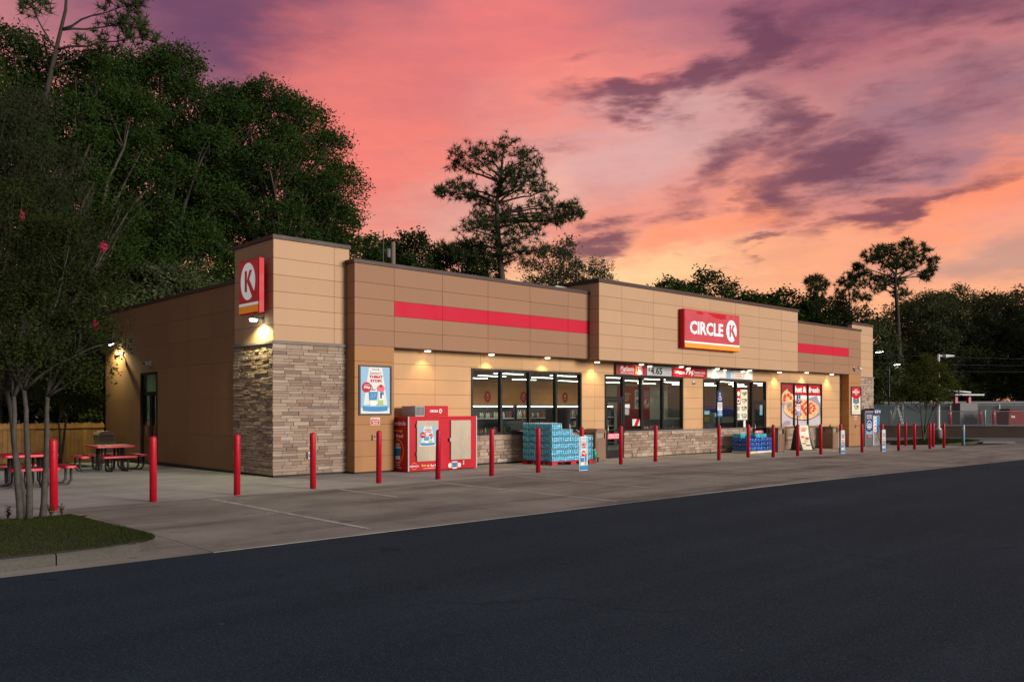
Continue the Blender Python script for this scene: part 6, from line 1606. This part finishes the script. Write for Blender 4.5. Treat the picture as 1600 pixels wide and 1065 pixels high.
def chain_fence(off, z0, h, label, screen, step):
    o = A+nv*off
    t = thing('chain_link_fence', label, 'fence', (o.x, o.y, z0), rzw)
    x = 0; i = 0
    while x <= LW:
        MB().lathe([(.04, -.01), (.04, h+.06), (.02, h+.10)], 'galvanised', 10, (x, 0, 0)).build('post', t); x += step
    MB().tube([(0, 0, h), (LW, 0, h)], .028, 'galvanised', 8).build('rail', t); MB().tube([(0, 0, .06), (LW, 0, .06)], .022, 'galvanised', 8).build('rail', t)
    mb = MB(); s = .085; n = int(LW/s)
    for i in range(-int(h/s), n):
        for sg in (1, -1):
            xa, xb = i*s, i*s+h
            za, zb = (0.06, h) if sg > 0 else (h, .06)
            if xa < 0: za += (zb-za)*(-xa)/h; xa = 0
            if xb > LW: zb = za+(zb-za)*(LW-xa)/(xb-xa); xb = LW
            w = .0045
            mb.add([(xa, -.006*sg, za-w), (xa, -.006*sg, za+w), (xb, -.006*sg, zb+w), (xb, -.006*sg, zb-w)], [(0, 1, 2, 3)], 'galvanised')
    tag(mb.build('wire_mesh', t), kind='stuff')
    if screen:
        x = 0
        while x < LW-step:
            if x/LW < .62: MB().box(x+.06, x+step-.06, .03, .034, .08, h-.06, 'screen_green').build('screen_panel', t)
            x += step
chain_fence(.2, .47, 1.08, 'low chain link fence on the brown retaining wall', False, 3.2)
chain_fence(8, .44, 1.6, 'taller chain link fence with green screens across the raised lot', True, 3.6)

def far(px_dir, d, z=0.0):      # a spot seen at this bearing (degrees clockwise from +Y) and distance
    return Vector((-10.36+math.sin(R(px_dir))*d, -20.24+math.cos(R(px_dir))*d, z))
t = thing('low_building', 'long low white building behind the far fence', 'building', far(74.9, 88, .44), R(-62))
MB().box(-14, 9, 0, 6, 0, 1.75, 'white_paint').build('wall', t); MB().box(-14.2, 9.2, -.2, 6.2, 1.75, 1.95, 'pale_grey').build('roof', t)
for x in (-8, -2.5, 3): MB().box(x, x+1.6, -.03, -.001, .1, 1.5, 'dark_grey').build('door', t)
for s_, (b_, d_, w_) in enumerate(((70.6, 78, 2.6), (71.3, 79, 2.4))):
    t = thing('canopy', ('left' if s_ == 0 else 'right') + ' pale flat canopy on a red post behind the fence', 'canopy', far(b_, d_, .44), R(-25)); t['label'] = 'pale tilted canopy on a red post behind the fence' if s_ == 0 else 'lower pale level canopy on a red post behind the fence'
    hh = 2.62-.25*s_
    MB().box(-.12, .12, -.12, .12, 0, hh-.001, 'bollard_red').build('post', t)
    c = MB().box(-2.2, .8, -.8, .8, 0, .12, 'pale_grey').build('roof', t); c.location = (0, 0, hh); c.rotation_euler = (0, R(4 if s_ == 0 else 0), 0)
t = thing('vacuum_unit', 'dark box unit below the pale canopies behind the fence', 'machine', far(71.1, 77, .44), R(-25))
MB().box(-.9, .9, -.4, .4, 0, 1.75, 'dark_grey').build('casing', t, bevel=.02); MB().box(-.5, .5, -.41, -.401, .5, 1.0, 'black_plastic').build('front_panel', t)
for k_, b_ in enumerate((70.3, 71.9, 72.6)):
    t = thing('bollard', ('red post left of the dark box behind the fence', 'red post right of the dark box behind the fence', 'red post between the dark box and the red container')[k_], 'bollard', far(b_, 75.5, .44)); MB().lathe([(.12, -.02), (.12, 1.15), (.06, 1.22)], 'bollard_red', 14).build('sleeve', t); MB().lathe([(.123, .9), (.123, .96)], 'white_paint', 14).build('band', t)
t = thing('red_container', 'dark red container with small white mark behind the fence', 'container', far(73.6, 77, .44), R(-20)); MB().box(-1.2, 1.2, -.5, .5, 0, 1.0, 'dull_red').build('body', t, bevel=.02); MB().box(-1.0, .3, -.45, .45, 1.0, 1.28, 'dull_red').build('lid', t); Print(FRONT(-.9, -.501, .6)).text('ice', 0, .4, 0, .2, 'white_print').build('lettering', t)
t = thing('step_ladder', 'pale step ladder standing open behind the fence', 'ladder', far(67.4, 71, .44), R(10))
for sx in (-1, 1):
    for sy in (-1, 1): MB().tube([(sx*.32, sy*.42, 0), (sx*.16, sy*.04, 1.5)], .03, 'pale_grey', 6).build('leg', t)
for k_ in range(5): MB().box(-.30+.03*k_, .30-.03*k_, -.42+.08*k_, -.34+.08*k_, .25*k_+.2, .25*k_+.23, 'pale_grey').build('step', t)
MB().box(-.2, .2, -.1, .1, 1.49, 1.53, 'pale_grey').build('top_cap', t)

# light poles
def light_pole(loc, h, label, lit, base=True, mat='white_paint', rz=0.0):
    t = thing('light_pole', label, 'light pole', loc, rz); z = 0
    if base: MB().lathe([(.30, -.05), (.30, .66), (.28, .70)], 'far_concrete', 24).build('footing', t); z = .70
    MB().lathe([(.17, z), (.17, z+.10), (.10, z+.14), (.085, z+.16), (.075, h)] if base else [(.09, 0), (.05, h)], mat, 16).build('pole', t)
    MB().box(-.02, .45, -.05, .05, h-.16, h-.04, mat).build('arm', t); MB().hexa([(.40, -.18, h-.20), (1.0, -.16, h-.14), (1.0, .16, h-.14), (.40, .18, h-.20), (.40, -.16, h-.02), (.95, -.12, h-.06), (.95, .12, h-.06), (.40, .16, h-.02)], mat).build('head', t)
    MB().hexa([(.48, -.13, h-.215), (.92, -.12, h-.17), (.92, .12, h-.17), (.48, .13, h-.215), (.48, -.13, h-.204), (.92, -.12, h-.158), (.92, .12, h-.158), (.48, .13, h-.204)], 'lamp_glow' if lit else 'pale_grey').build('lens', t)
light_pole((47.45, 1.15, gz(47.5, 1.15)), 5.62, 'white light pole on a round concrete footing at the far island', False, rz=R(-43))
light_pole((51.1, 7.3, gz(51, 7)), 6.5, 'dark pole with a lit lamp just right of the store', True, False, 'black_metal', R(-43))
light_pole((65.2, 11.9, gz(65, 12)), 6.3, 'distant dark pole with a small lit lamp in the woods', True, False, 'black_metal', R(-43))

# utility pole and its wires
t = thing('utility_pole', 'weathered wooden utility pole behind the store roof', 'utility pole', (18.5, 21.2, gz(18.5, 21)))
MB().lathe([(.19, -.1), (.15, 11.8), (.14, 11.86)], 'pole_wood', 14).build('pole', t)
MB().lathe([(.13, 0), (.15, .05), (.15, .5), (.10, .55)], 'dark_grey', 12, (-.30, .05, 10.9)).build('transformer', t)
MB().tube([(-.16, 0, 11.2), (-.5, .05, 11.3)], .02, 'dark_grey').build('bracket', t)
MB().tube([(-.62, .1, 6.0), (-.60, .1, 12.5)], .025, 'dark_grey').build('conduit', t)
def wire(a, b, sag, label):
    a, b = Vector(a), Vector(b); pts = [a.lerp(b, i/16) - UP*sag*4*(i/16)*(1-i/16) for i in range(17)]
    o = thing('power_line', label, 'wire', a); MB().tube([p-a for p in pts], .010, 'wire_grey', 5).build('cable', o)
wire((18.6, 21.2, 11.0), (70, 26, 9.6), 2.2, 'upper power line running right from the wooden pole')
wire((18.6, 21.1, 9.3), (62, 19, 7.2), 1.0, 'lower power line running right behind the roof')
for k_ in range(3): wire((46, 17+2*k_, 6.6-.5*k_), (88, -10+3*k_, 6.2-.4*k_), .5, ('top thin wire crossing the dark woods', 'middle thin wire crossing the dark woods', 'lowest thin wire crossing the dark woods')[k_])
